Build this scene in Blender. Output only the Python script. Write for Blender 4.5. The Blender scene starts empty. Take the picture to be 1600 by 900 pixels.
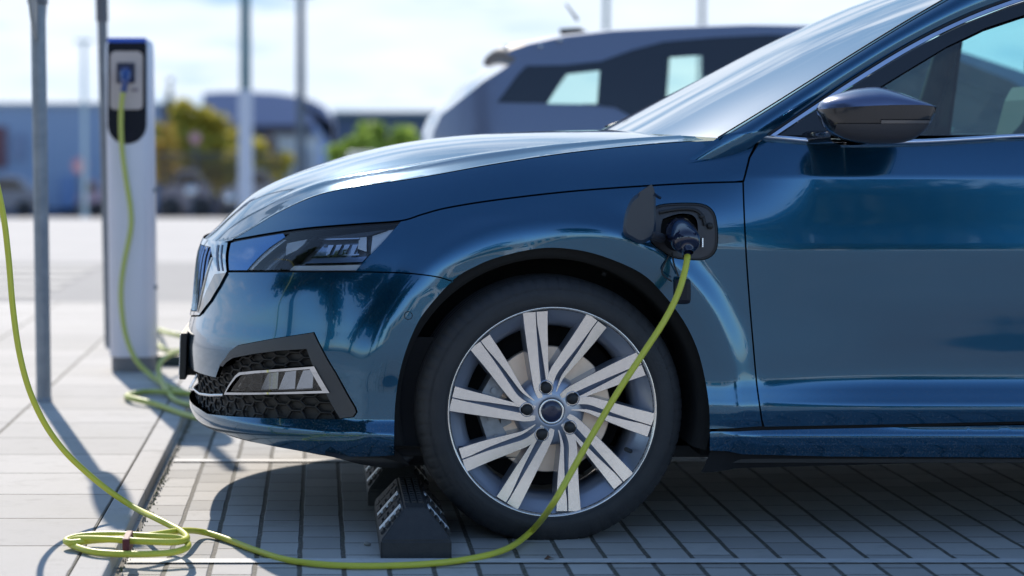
import bpy, bmesh, math, random
import numpy as np
from mathutils import Vector, Matrix, geometry
random.seed(7); rng = np.random.default_rng(7)
R = math.radians
scene = bpy.context.scene
COL = scene.collection

# ------------------------------------------------------------------ camera, world, sun
F = 3500.0; PX0 = 500.0; PY0 = 450.0; TH = R(3.76); H = 0.988
cam_d = bpy.data.cameras.new('camera'); cam = bpy.data.objects.new('camera', cam_d); COL.objects.link(cam)
cam.location = (0, 0, H); cam.rotation_euler = (math.pi/2-TH, 0, 0)
cam_d.sensor_width = 36; cam_d.lens = F/1600*36; cam_d.shift_x = 300/1600
cam_d.clip_start = .1; cam_d.clip_end = 3000
cam_d.dof.use_dof = True; cam_d.dof.focus_distance = 5.62; cam_d.dof.aperture_fstop = 2.2
scene.camera = cam

SUN_EL = R(35); SUN_H = (0.208, -1.0)      # horizontal direction the light travels in
world = bpy.data.worlds.new('World'); scene.world = world; world.use_nodes = True
wn = world.node_tree.nodes; wl = world.node_tree.links
bg = wn['Background']; bg.inputs['Strength'].default_value = 0.15
sky = wn.new('ShaderNodeTexSky'); sky.sky_type = 'NISHITA'; sky.sun_disc = False
sky.sun_elevation = SUN_EL; sky.sun_rotation = math.atan2(-SUN_H[0], -SUN_H[1]); sky.dust_density = .6; sky.ozone_density = 3.0
tc = wn.new('ShaderNodeTexCoord')
def wmath(op, a, b=None, clamp=False):
    n = wn.new('ShaderNodeMath'); n.operation = op; n.use_clamp = clamp
    for i, v in enumerate((a, b)):
        if v is None: continue
        if isinstance(v, (int, float)): n.inputs[i].default_value = v
        else: wl.new(v, n.inputs[i])
    return n.outputs[0]
sep = wn.new('ShaderNodeSeparateXYZ'); wl.new(tc.outputs['Generated'], sep.inputs[0])
zz = wmath('ADD', wmath('MAXIMUM', sep.outputs[2], 0.0), 0.13)
comb = wn.new('ShaderNodeCombineXYZ')
wl.new(wmath('DIVIDE', sep.outputs[0], zz), comb.inputs[0]); wl.new(wmath('DIVIDE', sep.outputs[1], zz), comb.inputs[1])
nz = wn.new('ShaderNodeTexNoise'); nz.inputs['Scale'].default_value = 1.7; nz.inputs['Detail'].default_value = 7; nz.inputs['Roughness'].default_value = .58
wl.new(comb.outputs[0], nz.inputs['Vector'])
side = wmath('MULTIPLY', wmath('ADD', sep.outputs[1], 0.25), 0.24)         # the cloud bank lies on the far side
cov = wmath('SUBTRACT', wmath('ADD', nz.outputs['Fac'], side), wmath('MULTIPLY', sep.outputs[2], .42))
ramp = wn.new('ShaderNodeMapRange'); ramp.interpolation_type = 'SMOOTHSTEP'
wl.new(cov, ramp.inputs[0]); ramp.inputs[1].default_value = .57; ramp.inputs[2].default_value = .76
nz2 = wn.new('ShaderNodeTexNoise'); nz2.inputs['Scale'].default_value = 2.3; nz2.inputs['Detail'].default_value = 4
wl.new(comb.outputs[0], nz2.inputs['Vector'])
cc = wn.new('ShaderNodeMixRGB'); cc.inputs[1].default_value = (2.7, 3.4, 4.3, 1); cc.inputs[2].default_value = (4.7, 4.95, 5.4, 1)
wl.new(nz2.outputs['Fac'], cc.inputs[0])
thin = wn.new('ShaderNodeMixRGB'); thin.inputs[0].default_value = .0; tf = wmath('MULTIPLY', wmath('ADD', sep.outputs[1], 0.1, True), 1.2, True); wl.new(tf, thin.inputs[0]); wl.new(sky.outputs[0], thin.inputs[1]); vg = wn.new('ShaderNodeMixRGB'); vg.inputs[1].default_value = (1.95, 3.0, 4.15, 1); vg.inputs[2].default_value = (.95, 1.75, 2.9, 1); wl.new(wmath('MULTIPLY', sep.outputs[2], 2.6, True), vg.inputs[0]); wl.new(vg.outputs[0], thin.inputs[2])      # thin high haze veiling the sunny half
mx = wn.new('ShaderNodeMixRGB'); wl.new(ramp.outputs[0], mx.inputs[0]); wl.new(thin.outputs[0], mx.inputs[1]); wl.new(cc.outputs[0], mx.inputs[2])
wl.new(mx.outputs[0], bg.inputs['Color'])

sun_d = bpy.data.lights.new('sun', 'SUN'); sun_d.energy = 3.5; sun_d.angle = R(.53); sun_d.color = (1, .905, .79)
sun = bpy.data.objects.new('sun', sun_d); COL.objects.link(sun)
hl = math.hypot(*SUN_H)
ldir = Vector((SUN_H[0]/hl*math.cos(SUN_EL), SUN_H[1]/hl*math.cos(SUN_EL), -math.sin(SUN_EL)))
sun.rotation_euler = ldir.to_track_quat('-Z', 'Y').to_euler(); sun.location = (-3, 12, 9)
vs = scene.view_settings; vs.view_transform = 'Standard'; vs.look = 'None'; vs.exposure = 0.75; vs.gamma = 1; vs.use_curve_mapping = False

# ------------------------------------------------------------------ camera maths (to turn measured picture points into places)
fw = np.array((0, math.cos(TH), -math.sin(TH))); up = np.array((0, math.sin(TH), math.cos(TH)))
def ray(px, py):
    px = np.asarray(px, float); py = np.asarray(py, float)
    return fw + np.stack([(px-PX0)/F, 0*px, 0*px], -1) + (-(py-PY0)/F)[..., None]*up
def at(px, py, Y):
    d = ray(px, py); t = np.asarray(Y)/d[..., 1]
    return np.array((0, 0, H)) + d*t[..., None]
def gnd(px, py, z=0.0):
    d = ray(px, py); t = (z-H)/d[..., 2]
    return np.array((0, 0, H)) + d*t[..., None]
def proj(P):
    q = P-np.array((0, 0, H)); dz = q@fw
    return PX0+F*q[..., 0]/dz, PY0-F*(q@up)/dz
def V(a): return Vector((float(a[0]), float(a[1]), float(a[2])))

# ------------------------------------------------------------------ materials
def mat(name, col, rough=.5, metal=0., coat=0., spec=.5, coat_rough=.03, noise=None, bump=None, emit=None):
    m = bpy.data.materials.new(name); m.use_nodes = True
    n = m.node_tree.nodes; l = m.node_tree.links; b = n['Principled BSDF']
    b.inputs['Base Color'].default_value = (*col, 1); b.inputs['Roughness'].default_value = rough; b.inputs['Metallic'].default_value = metal
    b.inputs['Coat Weight'].default_value = coat; b.inputs['Coat Roughness'].default_value = coat_rough; b.inputs['Specular IOR Level'].default_value = spec
    if emit: b.inputs['Emission Color'].default_value = (*emit[0], 1); b.inputs['Emission Strength'].default_value = emit[1]
    tcn = n.new('ShaderNodeTexCoord')
    if noise:      # (scale, amount, second colour)
        t = n.new('ShaderNodeTexNoise'); t.inputs['Scale'].default_value = noise[0]; t.inputs['Detail'].default_value = 6
        l.new(tcn.outputs['Object'], t.inputs['Vector'])
        mr = n.new('ShaderNodeMapRange'); mr.inputs[1].default_value = .35; mr.inputs[2].default_value = .7; mr.inputs[4].default_value = noise[1]
        l.new(t.outputs['Fac'], mr.inputs[0])
        x = n.new('ShaderNodeMixRGB'); x.inputs[1].default_value = (*col, 1); x.inputs[2].default_value = (*noise[2], 1)
        l.new(mr.outputs[0], x.inputs[0]); l.new(x.outputs[0], b.inputs['Base Color'])
    if bump:       # (scale, strength)
        t = n.new('ShaderNodeTexNoise'); t.inputs['Scale'].default_value = bump[0]; t.inputs['Detail'].default_value = 5
        l.new(tcn.outputs['Object'], t.inputs['Vector'])
        bn = n.new('ShaderNodeBump'); bn.inputs['Strength'].default_value = bump[1]; bn.inputs['Distance'].default_value = .003
        l.new(t.outputs['Fac'], bn.inputs['Height']); l.new(bn.outputs[0], b.inputs['Normal'])
    return m
def glass(name, tint, ior=1.5, rough=0.0, dust=0., base=.05, glare=0.):
    m = bpy.data.materials.new(name); m.use_nodes = True; n = m.node_tree.nodes; l = m.node_tree.links
    n.remove(n['Principled BSDF'])
    tr = n.new('ShaderNodeBsdfTransparent'); tr.inputs[0].default_value = (*tint, 1)
    gl = n.new('ShaderNodeBsdfGlossy'); gl.inputs['Roughness'].default_value = rough
    fr = n.new('ShaderNodeFresnel'); fr.inputs[0].default_value = ior
    mr = n.new('ShaderNodeMapRange'); mr.inputs[1].default_value = 0; mr.inputs[2].default_value = 1; mr.inputs[3].default_value = base; mr.inputs[4].default_value = 1
    l.new(fr.outputs[0], mr.inputs[0])
    mi = n.new('ShaderNodeMixShader'); l.new(mr.outputs[0], mi.inputs[0]); l.new(tr.outputs[0], mi.inputs[1]); l.new(gl.outputs[0], mi.inputs[2])
    out = mi.outputs[0]
    if glare:
        g2 = n.new('ShaderNodeBsdfGlossy'); g2.inputs['Roughness'].default_value = .22; m3 = n.new('ShaderNodeMixShader'); m3.inputs[0].default_value = glare; l.new(out, m3.inputs[1]); l.new(g2.outputs[0], m3.inputs[2]); out = m3.outputs[0]
    if dust:
        df = n.new('ShaderNodeBsdfDiffuse'); df.inputs[0].default_value = (.6, .62, .62, 1); tl = n.new('ShaderNodeBsdfTranslucent'); tl.inputs[0].default_value = (.6, .62, .62, 1)
        ad = n.new('ShaderNodeMixShader'); ad.inputs[0].default_value = .5; l.new(df.outputs[0], ad.inputs[1]); l.new(tl.outputs[0], ad.inputs[2])
        ge = n.new('ShaderNodeNewGeometry'); no = n.new('ShaderNodeTexNoise'); no.inputs['Scale'].default_value = 14; no.inputs['Detail'].default_value = 9; no.inputs['Roughness'].default_value = .75; l.new(ge.outputs['Position'], no.inputs['Vector'])
        mp = n.new('ShaderNodeMapRange'); mp.inputs[1].default_value = .3; mp.inputs[2].default_value = .75; mp.inputs[3].default_value = dust*.4; mp.inputs[4].default_value = dust*1.7; l.new(no.outputs['Fac'], mp.inputs[0])
        m2 = n.new('ShaderNodeMixShader'); l.new(mp.outputs[0], m2.inputs[0]); l.new(out, m2.inputs[1]); l.new(ad.outputs[0], m2.inputs[2]); out = m2.outputs[0]
    l.new(out, n['Material Output'].inputs['Surface']); return m

PAINT = mat('blue_paint', (.0045, .084, .175), rough=.17, metal=.8, coat=1.0, coat_rough=.015)
PAINT.node_tree.nodes['Principled BSDF'].inputs['Coat IOR'].default_value = 1.6
def add_dust(m):      # thin road dust on the paint
    n = m.node_tree.nodes; l = m.node_tree.links; b = n['Principled BSDF']
    g = n.new('ShaderNodeNewGeometry'); t = n.new('ShaderNodeTexNoise'); t.inputs['Scale'].default_value = 260; t.inputs['Detail'].default_value = 3
    l.new(g.outputs['Position'], t.inputs['Vector'])
    s = n.new('ShaderNodeSeparateXYZ'); l.new(g.outputs['Position'], s.inputs[0])
    lo = n.new('ShaderNodeMapRange'); l.new(s.outputs[2], lo.inputs[0]); lo.inputs[1].default_value = .42; lo.inputs[2].default_value = .2; lo.inputs[3].default_value = .022; lo.inputs[4].default_value = .22
    r = n.new('ShaderNodeMapRange'); l.new(t.outputs['Fac'], r.inputs[0]); r.inputs[1].default_value = .5; r.inputs[2].default_value = .72
    mu = n.new('ShaderNodeMath'); mu.operation = 'MULTIPLY'; l.new(lo.outputs[0], mu.inputs[0]); l.new(r.outputs[0], mu.inputs[1])
    d = n.new('ShaderNodeBsdfDiffuse'); d.inputs[0].default_value = (.3, .28, .26, 1)
    mi = n.new('ShaderNodeMixShader'); l.new(mu.outputs[0], mi.inputs[0]); l.new(b.outputs[0], mi.inputs[1]); l.new(d.outputs[0], mi.inputs[2])
    l.new(mi.outputs[0], n['Material Output'].inputs['Surface'])
add_dust(PAINT)
BLACK = mat('black_plastic', (.012, .012, .014), rough=.55, bump=(400, .2))
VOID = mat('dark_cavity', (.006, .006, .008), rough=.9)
GLOSSBLACK = mat('gloss_black', (.008, .009, .012), rough=.12, coat=.6)
TRIM = mat('charcoal_trim', (.045, .050, .060), rough=.42, bump=(500, .15))
CHROME = mat('chrome', (.55, .58, .63), rough=.07, metal=1)
SATIN = mat('satin_trim', (.62, .67, .80), rough=.22, metal=1)
RUBBER = mat('tyre_rubber', (.019, .020, .024), rough=.68, noise=(30, .6, (.03, .03, .033)), bump=(160, .3))
LINER = mat('wheelhouse_felt', (.012, .012, .013), rough=.95, bump=(60, .6))
MACHINED = mat('machined_alloy', (.90, .85, .81), rough=.24, metal=.8, noise=(90, .25, (.6, .58, .58)))
SILVER = mat('silver_wheel_paint', (.33, .36, .44), rough=.30, metal=.6, coat=.5)
ROTOR = mat('brake_disc_steel', (.82, .64, .50), rough=.42, metal=.6, noise=(40, .4, (.66, .52, .42)))
CAST = mat('cast_caliper', (.30, .31, .33), rough=.5, metal=.6, noise=(40, .6, (.15, .15, .16)))
NAVY = mat('navy_cap', (.012, .016, .05), rough=.3, coat=.4)
GLASS_W = glass('windscreen_glass', (.74, .88, .86), 1.5, .004, .008, .04, .012)
GLASS_S = glass('side_glass', (.58, .88, .90), 1.5, 0, .03)
GLASS_L = glass('lamp_lens', (.92, .94, .97), 1.42, 0, .01, .035)
REFL = mat('lamp_reflector', (.90, .92, .95), rough=.3, metal=.25)
REFD = mat('lamp_reflector_dim', (.42, .46, .52), rough=.16, metal=.9)
LAMPGREY = mat('lamp_bezel', (.26, .29, .34), rough=.22, metal=.6)
SEATM = mat('seat_fabric', (.10, .11, .12), rough=.85)
YELLOW = mat('cable_sheath', (.56, .55, .05), rough=.42, noise=(25, .5, (.48, .50, .07)))
FLAP = mat('flap_plastic', (.010, .022, .045), rough=.3)
PORTM = mat('port_plastic', (.035, .036, .045), rough=.45)

# ------------------------------------------------------------------ object helpers
def empty(name, loc, parent=None, rot=None):
    o = bpy.data.objects.new(name, None); COL.objects.link(o); o.empty_display_size = .1
    o.location = loc
    if rot: o.rotation_euler = rot
    if parent: o.parent = parent; 
    return o
def tag(o, label=None, cat=None, group=None, kind=None):
    if label: o['label'] = label
    if cat: o['category'] = cat
    if group: o['group'] = group
    if kind: o['kind'] = kind
    return o
def wloc(o):
    v = Vector((0, 0, 0)); 
    while o: v = v+o.location; o = o.parent
    return v
def mesh_obj(name, verts, faces, m, parent=None, smooth=False, normals=None, mats=None, fmats=None, org=None):
    """verts in world coordinates; a child keeps them relative to its parent"""
    me = bpy.data.meshes.new(name)
    off = wloc(parent) if parent else Vector((0, 0, 0))
    loc = Vector((0, 0, 0))
    if not parent:
        a = np.array([tuple(v) for v in verts], float); loc = Vector((float(a[:, 0].mean()), float(a[:, 1].mean()), float(a[:, 2].min())))
        if org is not None: loc = Vector(org)
    vv = [(v[0]-off.x-loc.x, v[1]-off.y-loc.y, v[2]-off.z-loc.z) for v in verts]
    me.from_pydata([tuple(map(float, v)) for v in vv], [], [tuple(int(i) for i in f) for f in faces])
    for mm in (mats or [m]): me.materials.append(mm)
    if fmats is not None: me.polygons.foreach_set('material_index', fmats)
    if smooth is True: me.polygons.foreach_set('use_smooth', [True]*len(me.polygons))
    elif smooth: me.polygons.foreach_set('use_smooth', smooth)
    me.update()
    if normals is not None: me.normals_split_custom_set_from_vertices([tuple(map(float, q)) for q in normals])
    o = bpy.data.objects.new(name, me); COL.objects.link(o); o.location = loc
    if parent: o.parent = parent
    return o
class MB:
    def __init__(s): s.v = []; s.f = []; s.s = []; s.m = []
    def add(s, vs, fs, smooth=False, mi=0):
        b = len(s.v); s.v += [tuple(map(float, v)) for v in vs]; s.f += [tuple(int(i)+b for i in f) for f in fs]; s.s += [smooth]*len(fs); s.m += [mi]*len(fs); return s
    def box(s, x0, x1, y0, y1, z0, z1, bev=0, mi=0, M=None):
        if bev:
            bm = bmesh.new(); bmesh.ops.create_cube(bm, size=1)
            for v in bm.verts: v.co = Vector(((x0+x1)/2+v.co.x*(x1-x0), (y0+y1)/2+v.co.y*(y1-y0), (z0+z1)/2+v.co.z*(z1-z0)))
            bmesh.ops.bevel(bm, geom=bm.edges[:], offset=bev, segments=2, affect='EDGES', profile=.6)
            bm.verts.index_update(); vs_ = [v.co.copy() for v in bm.verts]; fs = [[v.index for v in f.verts] for f in bm.faces]; bm.free()
        else:
            vs_ = [Vector((x, y, z)) for x in (x0, x1) for y in (y0, y1) for z in (z0, z1)]
            fs = [(0, 1, 3, 2), (4, 6, 7, 5), (0, 4, 5, 1), (2, 3, 7, 6), (0, 2, 6, 4), (1, 5, 7, 3)]
        if M is not None: vs_ = [M@v for v in vs_]
        return s.add(vs_, fs, False, mi)
    def tube(s, pts, r, n=10, closed=False, caps=True, mi=0):
        P = [Vector(tuple(map(float, p))) for p in pts]; k = len(P); rr = r if hasattr(r, '__len__') else [r]*k
        vs_ = []; ref = None
        for i, p in enumerate(P):
            a = P[(i-1) % k] if (closed or i > 0) else P[i]; b = P[(i+1) % k] if (closed or i < k-1) else P[i]
            t = (b-a); t = t.normalized() if t.length > 1e-9 else Vector((0, 0, 1))
            if ref is None: ref = t.orthogonal().normalized()
            ref = (ref-t*ref.dot(t)); ref = ref.normalized() if ref.length > 1e-6 else t.orthogonal().normalized()
            bi = t.cross(ref)
            for j in range(n):
                c, q = math.cos(2*math.pi*j/n), math.sin(2*math.pi*j/n); vs_.append(p+(ref*c+bi*q)*rr[i])
        fs = []
        for i in range(k if closed else k-1):
            for j in range(n): fs.append((i*n+j, i*n+(j+1) % n, ((i+1) % k)*n+(j+1) % n, ((i+1) % k)*n+j))
        s.add(vs_, fs, True, mi)
        if caps and not closed: s.add([vs_[j] for j in range(n)], [tuple(range(n))[::-1]], False, mi); s.add(vs_[-n:], [tuple(range(n))], False, mi)
        return s
    def lathe(s, prof, c, ax='z', n=48, mi=0, smooth=True, jit=None):
        """prof: (r, h) pairs; ax z: h is up; ax y: h is along +Y"""
        vs_ = []
        for k, (r, h) in enumerate(prof):
            for j in range(n):
                a = 2*math.pi*j/n; rj = r+(jit(k, j) if jit else 0)
                if ax == 'z': vs_.append((c[0]+rj*math.cos(a), c[1]+rj*math.sin(a), c[2]+h))
                else: vs_.append((c[0]+rj*math.cos(a), c[1]+h, c[2]+rj*math.sin(a)))
        fs = [(i*n+j, i*n+(j+1) % n, (i+1)*n+(j+1) % n, (i+1)*n+j) for i in range(len(prof)-1) for j in range(n)]
        return s.add(vs_, fs, smooth, mi)
    def disc(s, c, r, ax='y', n=32, mi=0):
        vs_ = [(c[0]+r*math.cos(2*math.pi*j/n), c[1], c[2]+r*math.sin(2*math.pi*j/n)) if ax == 'y' else ((c[0], c[1]+r*math.cos(2*math.pi*j/n), c[2]+r*math.sin(2*math.pi*j/n)) if ax == 'x' else (c[0]+r*math.cos(2*math.pi*j/n), c[1]+r*math.sin(2*math.pi*j/n), c[2])) for j in range(n)]
        return s.add(vs_, [tuple(range(n))], False, mi)
    def prism(s, poly, y0, y1, mi=0):
        n = len(poly)
        vs_ = [(p[0], y0, p[1]) for p in poly]+[(p[0], y1, p[1]) for p in poly]
        fs = [tuple(range(n)), tuple(range(2*n-1, n-1, -1))]+[(i, i+n, (i+1) % n+n, (i+1) % n) for i in range(n)]
        return s.add(vs_, fs, False, mi)
    def build(s, name, m, parent=None, smooth=None, org=None):
        mats = m if isinstance(m, (list, tuple)) else [m]
        o = mesh_obj(name, s.v, s.f, None, parent, smooth=s.s, mats=mats, fmats=s.m, org=org)
        return o
def both(mb, name, m, parent):
    o = mb.build(name, m, parent); q = MB(); q.v = [(p[0], 2*YC-p[1], p[2]) for p in mb.v]; q.f = [f[::-1] for f in mb.f]; q.s = mb.s; q.m = mb.m
    q.build(name, m, parent); return o
def pchip(xk, yk, x):
    xk = np.asarray(xk, float); yk = np.asarray(yk, float); h = np.diff(xk); d = np.diff(yk)/h
    m = np.zeros_like(yk); m[0] = d[0]; m[-1] = d[-1]
    for i in range(1, len(xk)-1):
        if d[i-1]*d[i] > 0:
            w1 = 2*h[i]+h[i-1]; w2 = h[i]+2*h[i-1]; m[i] = (w1+w2)/(w1/d[i-1]+w2/d[i])
    x = np.asarray(x, float); xc = np.clip(x, xk[0], xk[-1]); i = np.clip(np.searchsorted(xk, xc)-1, 0, len(h)-1)
    t = (xc-xk[i])/h[i]; y = (1+2*t)*(1-t)**2*yk[i]+t*(1-t)**2*h[i]*m[i]+t*t*(3-2*t)*yk[i+1]+t*t*(t-1)*h[i]*m[i+1]
    return y+np.where(x < xk[0], (x-xk[0])*m[0], 0)+np.where(x > xk[-1], (x-xk[-1])*m[-1], 0)
def sm(a, b, x): t = np.clip((np.asarray(x, float)-a)/(b-a), 0, 1); return t*t*(3-2*t)
def spline(pts, n=12, closed=False):
    P = [np.array(p, float) for p in pts]; k = len(P); out = []
    for i in range(k if closed else k-1):
        g = (lambda q: P[q % k]) if closed else (lambda q: P[min(max(q, 0), k-1)])
        p0, p1, p2, p3 = g(i-1), g(i), g(i+1), g(i+2)
        for j in range(n):
            t = j/n; out.append(.5*((2*p1)+(-p0+p2)*t+(2*p0-5*p1+4*p2-p3)*t*t+(-p0+3*p1-3*p2+p3)*t**3))
    if not closed: out.append(P[-1])
    return out
def inpoly(poly, x, y):
    poly = np.asarray(poly); ins = np.zeros(np.shape(x), bool); j = len(poly)-1
    for i in range(len(poly)):
        xi, yi = poly[i]; xj, yj = poly[j]
        c = ((yi > y) != (yj > y)) & (x < (xj-xi)*(y-yi)/((yj-yi) if yj != yi else 1e-12)+xi); ins ^= c; j = i
    return ins
def densify(poly, d, closed=True):
    out = []; n = len(poly)
    for i in range(n if closed else n-1):
        a = np.array(poly[i], float); b = np.array(poly[(i+1) % n], float); k = max(1, int(np.hypot(*(b-a))/d))
        out += [a+(b-a)*t/k for t in range(k)]
    if not closed: out.append(np.array(poly[-1], float))
    return out
def inset(poly, d):
    P = [np.array(p, float) for p in poly]; n = len(P)
    A = sum(P[i][0]*P[(i+1) % n][1]-P[(i+1) % n][0]*P[i][1] for i in range(n)); sg = 1 if A > 0 else -1
    out = []
    for i in range(n):
        e1 = P[i]-P[i-1]; e2 = P[(i+1) % n]-P[i]; e1 = e1/(np.hypot(*e1)+1e-12); e2 = e2/(np.hypot(*e2)+1e-12)
        n1 = np.array((-e1[1], e1[0]))*sg; n2 = np.array((-e2[1], e2[0]))*sg; b = n1+n2; l = np.hypot(*b)
        if l < 1e-6: out.append(P[i]); continue
        b = b/l; out.append(P[i]+b*d/max(.4, b@n1))
    return out
def panel(name, poly, mapf, m, parent, holes=(), grid=.014, off=0.0, skirt=.012, gap=.002, edge=.012, mirror=None, flat=False, build=True):
    """cut a panel out of a surface: poly in the surface's two parameters, mapf: (N,2)->(N,3)"""
    P = densify(poly, edge)
    if gap: P = inset(P, gap)
    hs = [inset(densify(h, edge), -gap) if gap else densify(h, edge) for h in holes]
    A = np.array(P); x0, y0 = A.min(0); x1, y1 = A.max(0)
    gx, gy = np.meshgrid(np.arange(x0+grid/2, x1, grid), np.arange(y0+grid/2, y1, grid)); gx = gx.ravel(); gy = gy.ravel()
    ok = inpoly(P, gx, gy)
    for h in hs: ok &= ~inpoly(h, gx, gy)
    allb = np.array(P+[q for h in hs for q in h])
    gx = gx[ok]; gy = gy[ok]
    keep = np.ones(len(gx), bool)
    for c in range(0, len(gx), 2000):
        dd = np.hypot(gx[c:c+2000, None]-allb[None, :, 0], gy[c:c+2000, None]-allb[None, :, 1]).min(1); keep[c:c+2000] = dd > grid*.45
    gx = gx[keep]; gy = gy[keep]
    vs_ = [Vector((float(p[0]), float(p[1]))) for p in P]; ed = [(i, (i+1) % len(P)) for i in range(len(P))]; b = len(P)
    for h in hs:
        vs_ += [Vector((float(p[0]), float(p[1]))) for p in h]; ed += [(b+i, b+(i+1) % len(h)) for i in range(len(h))]; b += len(h)
    vs_ += [Vector((float(a), float(c))) for a, c in zip(gx, gy)]
    ov, oe, of, _, _, _ = geometry.delaunay_2d_cdt(vs_, ed, [], 0, 1e-7)
    Q = np.array([(v.x, v.y) for v in ov]); Fc = np.array([f for f in of if len(f) == 3])
    cen = Q[Fc].mean(1); ok = inpoly(P, cen[:, 0], cen[:, 1])
    for h in hs: ok &= ~inpoly(h, cen[:, 0], cen[:, 1])
    Fc = Fc[ok]
    e = 1e-3
    X = mapf(Q); du = mapf(Q+[e, 0])-mapf(Q-[e, 0]); dv = mapf(Q+[0, e])-mapf(Q-[0, e])
    N = np.cross(du, dv); N /= (np.linalg.norm(N, axis=1)[:, None]+1e-12)
    fn = np.cross(X[Fc[:, 1]]-X[Fc[:, 0]], X[Fc[:, 2]]-X[Fc[:, 0]]); s = np.sign((fn*N[Fc[:, 0]]).sum(1))
    Fc[s < 0] = Fc[s < 0][:, ::-1]
    X = X+N*off
    verts = [tuple(v) for v in X]; nor = [tuple(v) for v in N]; faces = [tuple(f) for f in Fc]; smo = [True]*len(faces)
    if skirt:
        cnt = {}
        for f in faces:
            for a, c in ((f[0], f[1]), (f[1], f[2]), (f[2], f[0])): cnt[(a, c)] = cnt.get((a, c), 0)+1
        for (a, c) in [k for k in cnt if (k[1], k[0]) not in cnt]:
            pa, pc = X[a], X[c]; qa, qc = pa-N[a]*skirt, pc-N[c]*skirt
            nn = np.cross(qa-pa, pc-pa); nn = nn/(np.linalg.norm(nn)+1e-12)
            b0 = len(verts); verts += [tuple(pa), tuple(pc), tuple(qc), tuple(qa)]; nor += [tuple(-nn)]*4
            faces.append((b0+3, b0+2, b0+1, b0)); smo.append(False)
    if not build: return verts, faces, nor
    o = mesh_obj(name, verts, faces, m, parent, smooth=True, normals=nor)
    if mirror is not None:
        v2 = [(v[0], 2*mirror-v[1], v[2]) for v in verts]; n2 = [(q[0], -q[1], q[2]) for q in nor]
        mesh_obj(name, v2, [f[::-1] for f in faces], m, parent, smooth=True, normals=n2)
    return o
def loft(name, rows, m, parent, closed=False, smooth=True, mb=None, mi=0, flip=False):
    """rows: list of equally long lists of 3D points"""
    k = len(rows[0]); vs_ = [p for r in rows for p in r]; fs = []
    for i in range(len(rows)-1):
        for j in range(k if closed else k-1):
            f = (i*k+j, i*k+(j+1) % k, (i+1)*k+(j+1) % k, (i+1)*k+j); fs.append(f[::-1] if flip else f)
    if mb is not None: mb.add(vs_, fs, smooth, mi); return mb
    return mesh_obj(name, vs_, fs, m, parent, smooth=smooth)

# ------------------------------------------------------------------ ground
class NG:
    def __init__(s, m): s.m = m; s.n = m.node_tree.nodes; s.l = m.node_tree.links
    def put(s, v, i):
        if isinstance(v, (int, float)): i.default_value = v
        elif isinstance(v, tuple): i.default_value = (*v, 1) if len(v) == 3 else v
        else: s.l.new(v, i)
    def math(s, op, a, b=None, c=None, clamp=False):
        n = s.n.new('ShaderNodeMath'); n.operation = op; n.use_clamp = clamp
        for i, v in enumerate((a, b, c)):
            if v is not None: s.put(v, n.inputs[i])
        return n.outputs[0]
    def mix(s, f, a, b):
        n = s.n.new('ShaderNodeMixRGB'); s.put(f, n.inputs[0]); s.put(a, n.inputs[1]); s.put(b, n.inputs[2]); return n.outputs[0]
    def rng(s, v, a, b, c=0., d=1.):
        n = s.n.new('ShaderNodeMapRange'); s.put(v, n.inputs[0])
        for i, q in enumerate((a, b, c, d)): n.inputs[i+1].default_value = q
        return n.outputs[0]
    def noise(s, vec, sc, det=5, rough=.6):
        n = s.n.new('ShaderNodeTexNoise'); n.inputs['Scale'].default_value = sc; n.inputs['Detail'].default_value = det; n.inputs['Roughness'].default_value = rough
        s.l.new(vec, n.inputs['Vector']); return n.outputs['Fac']
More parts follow.
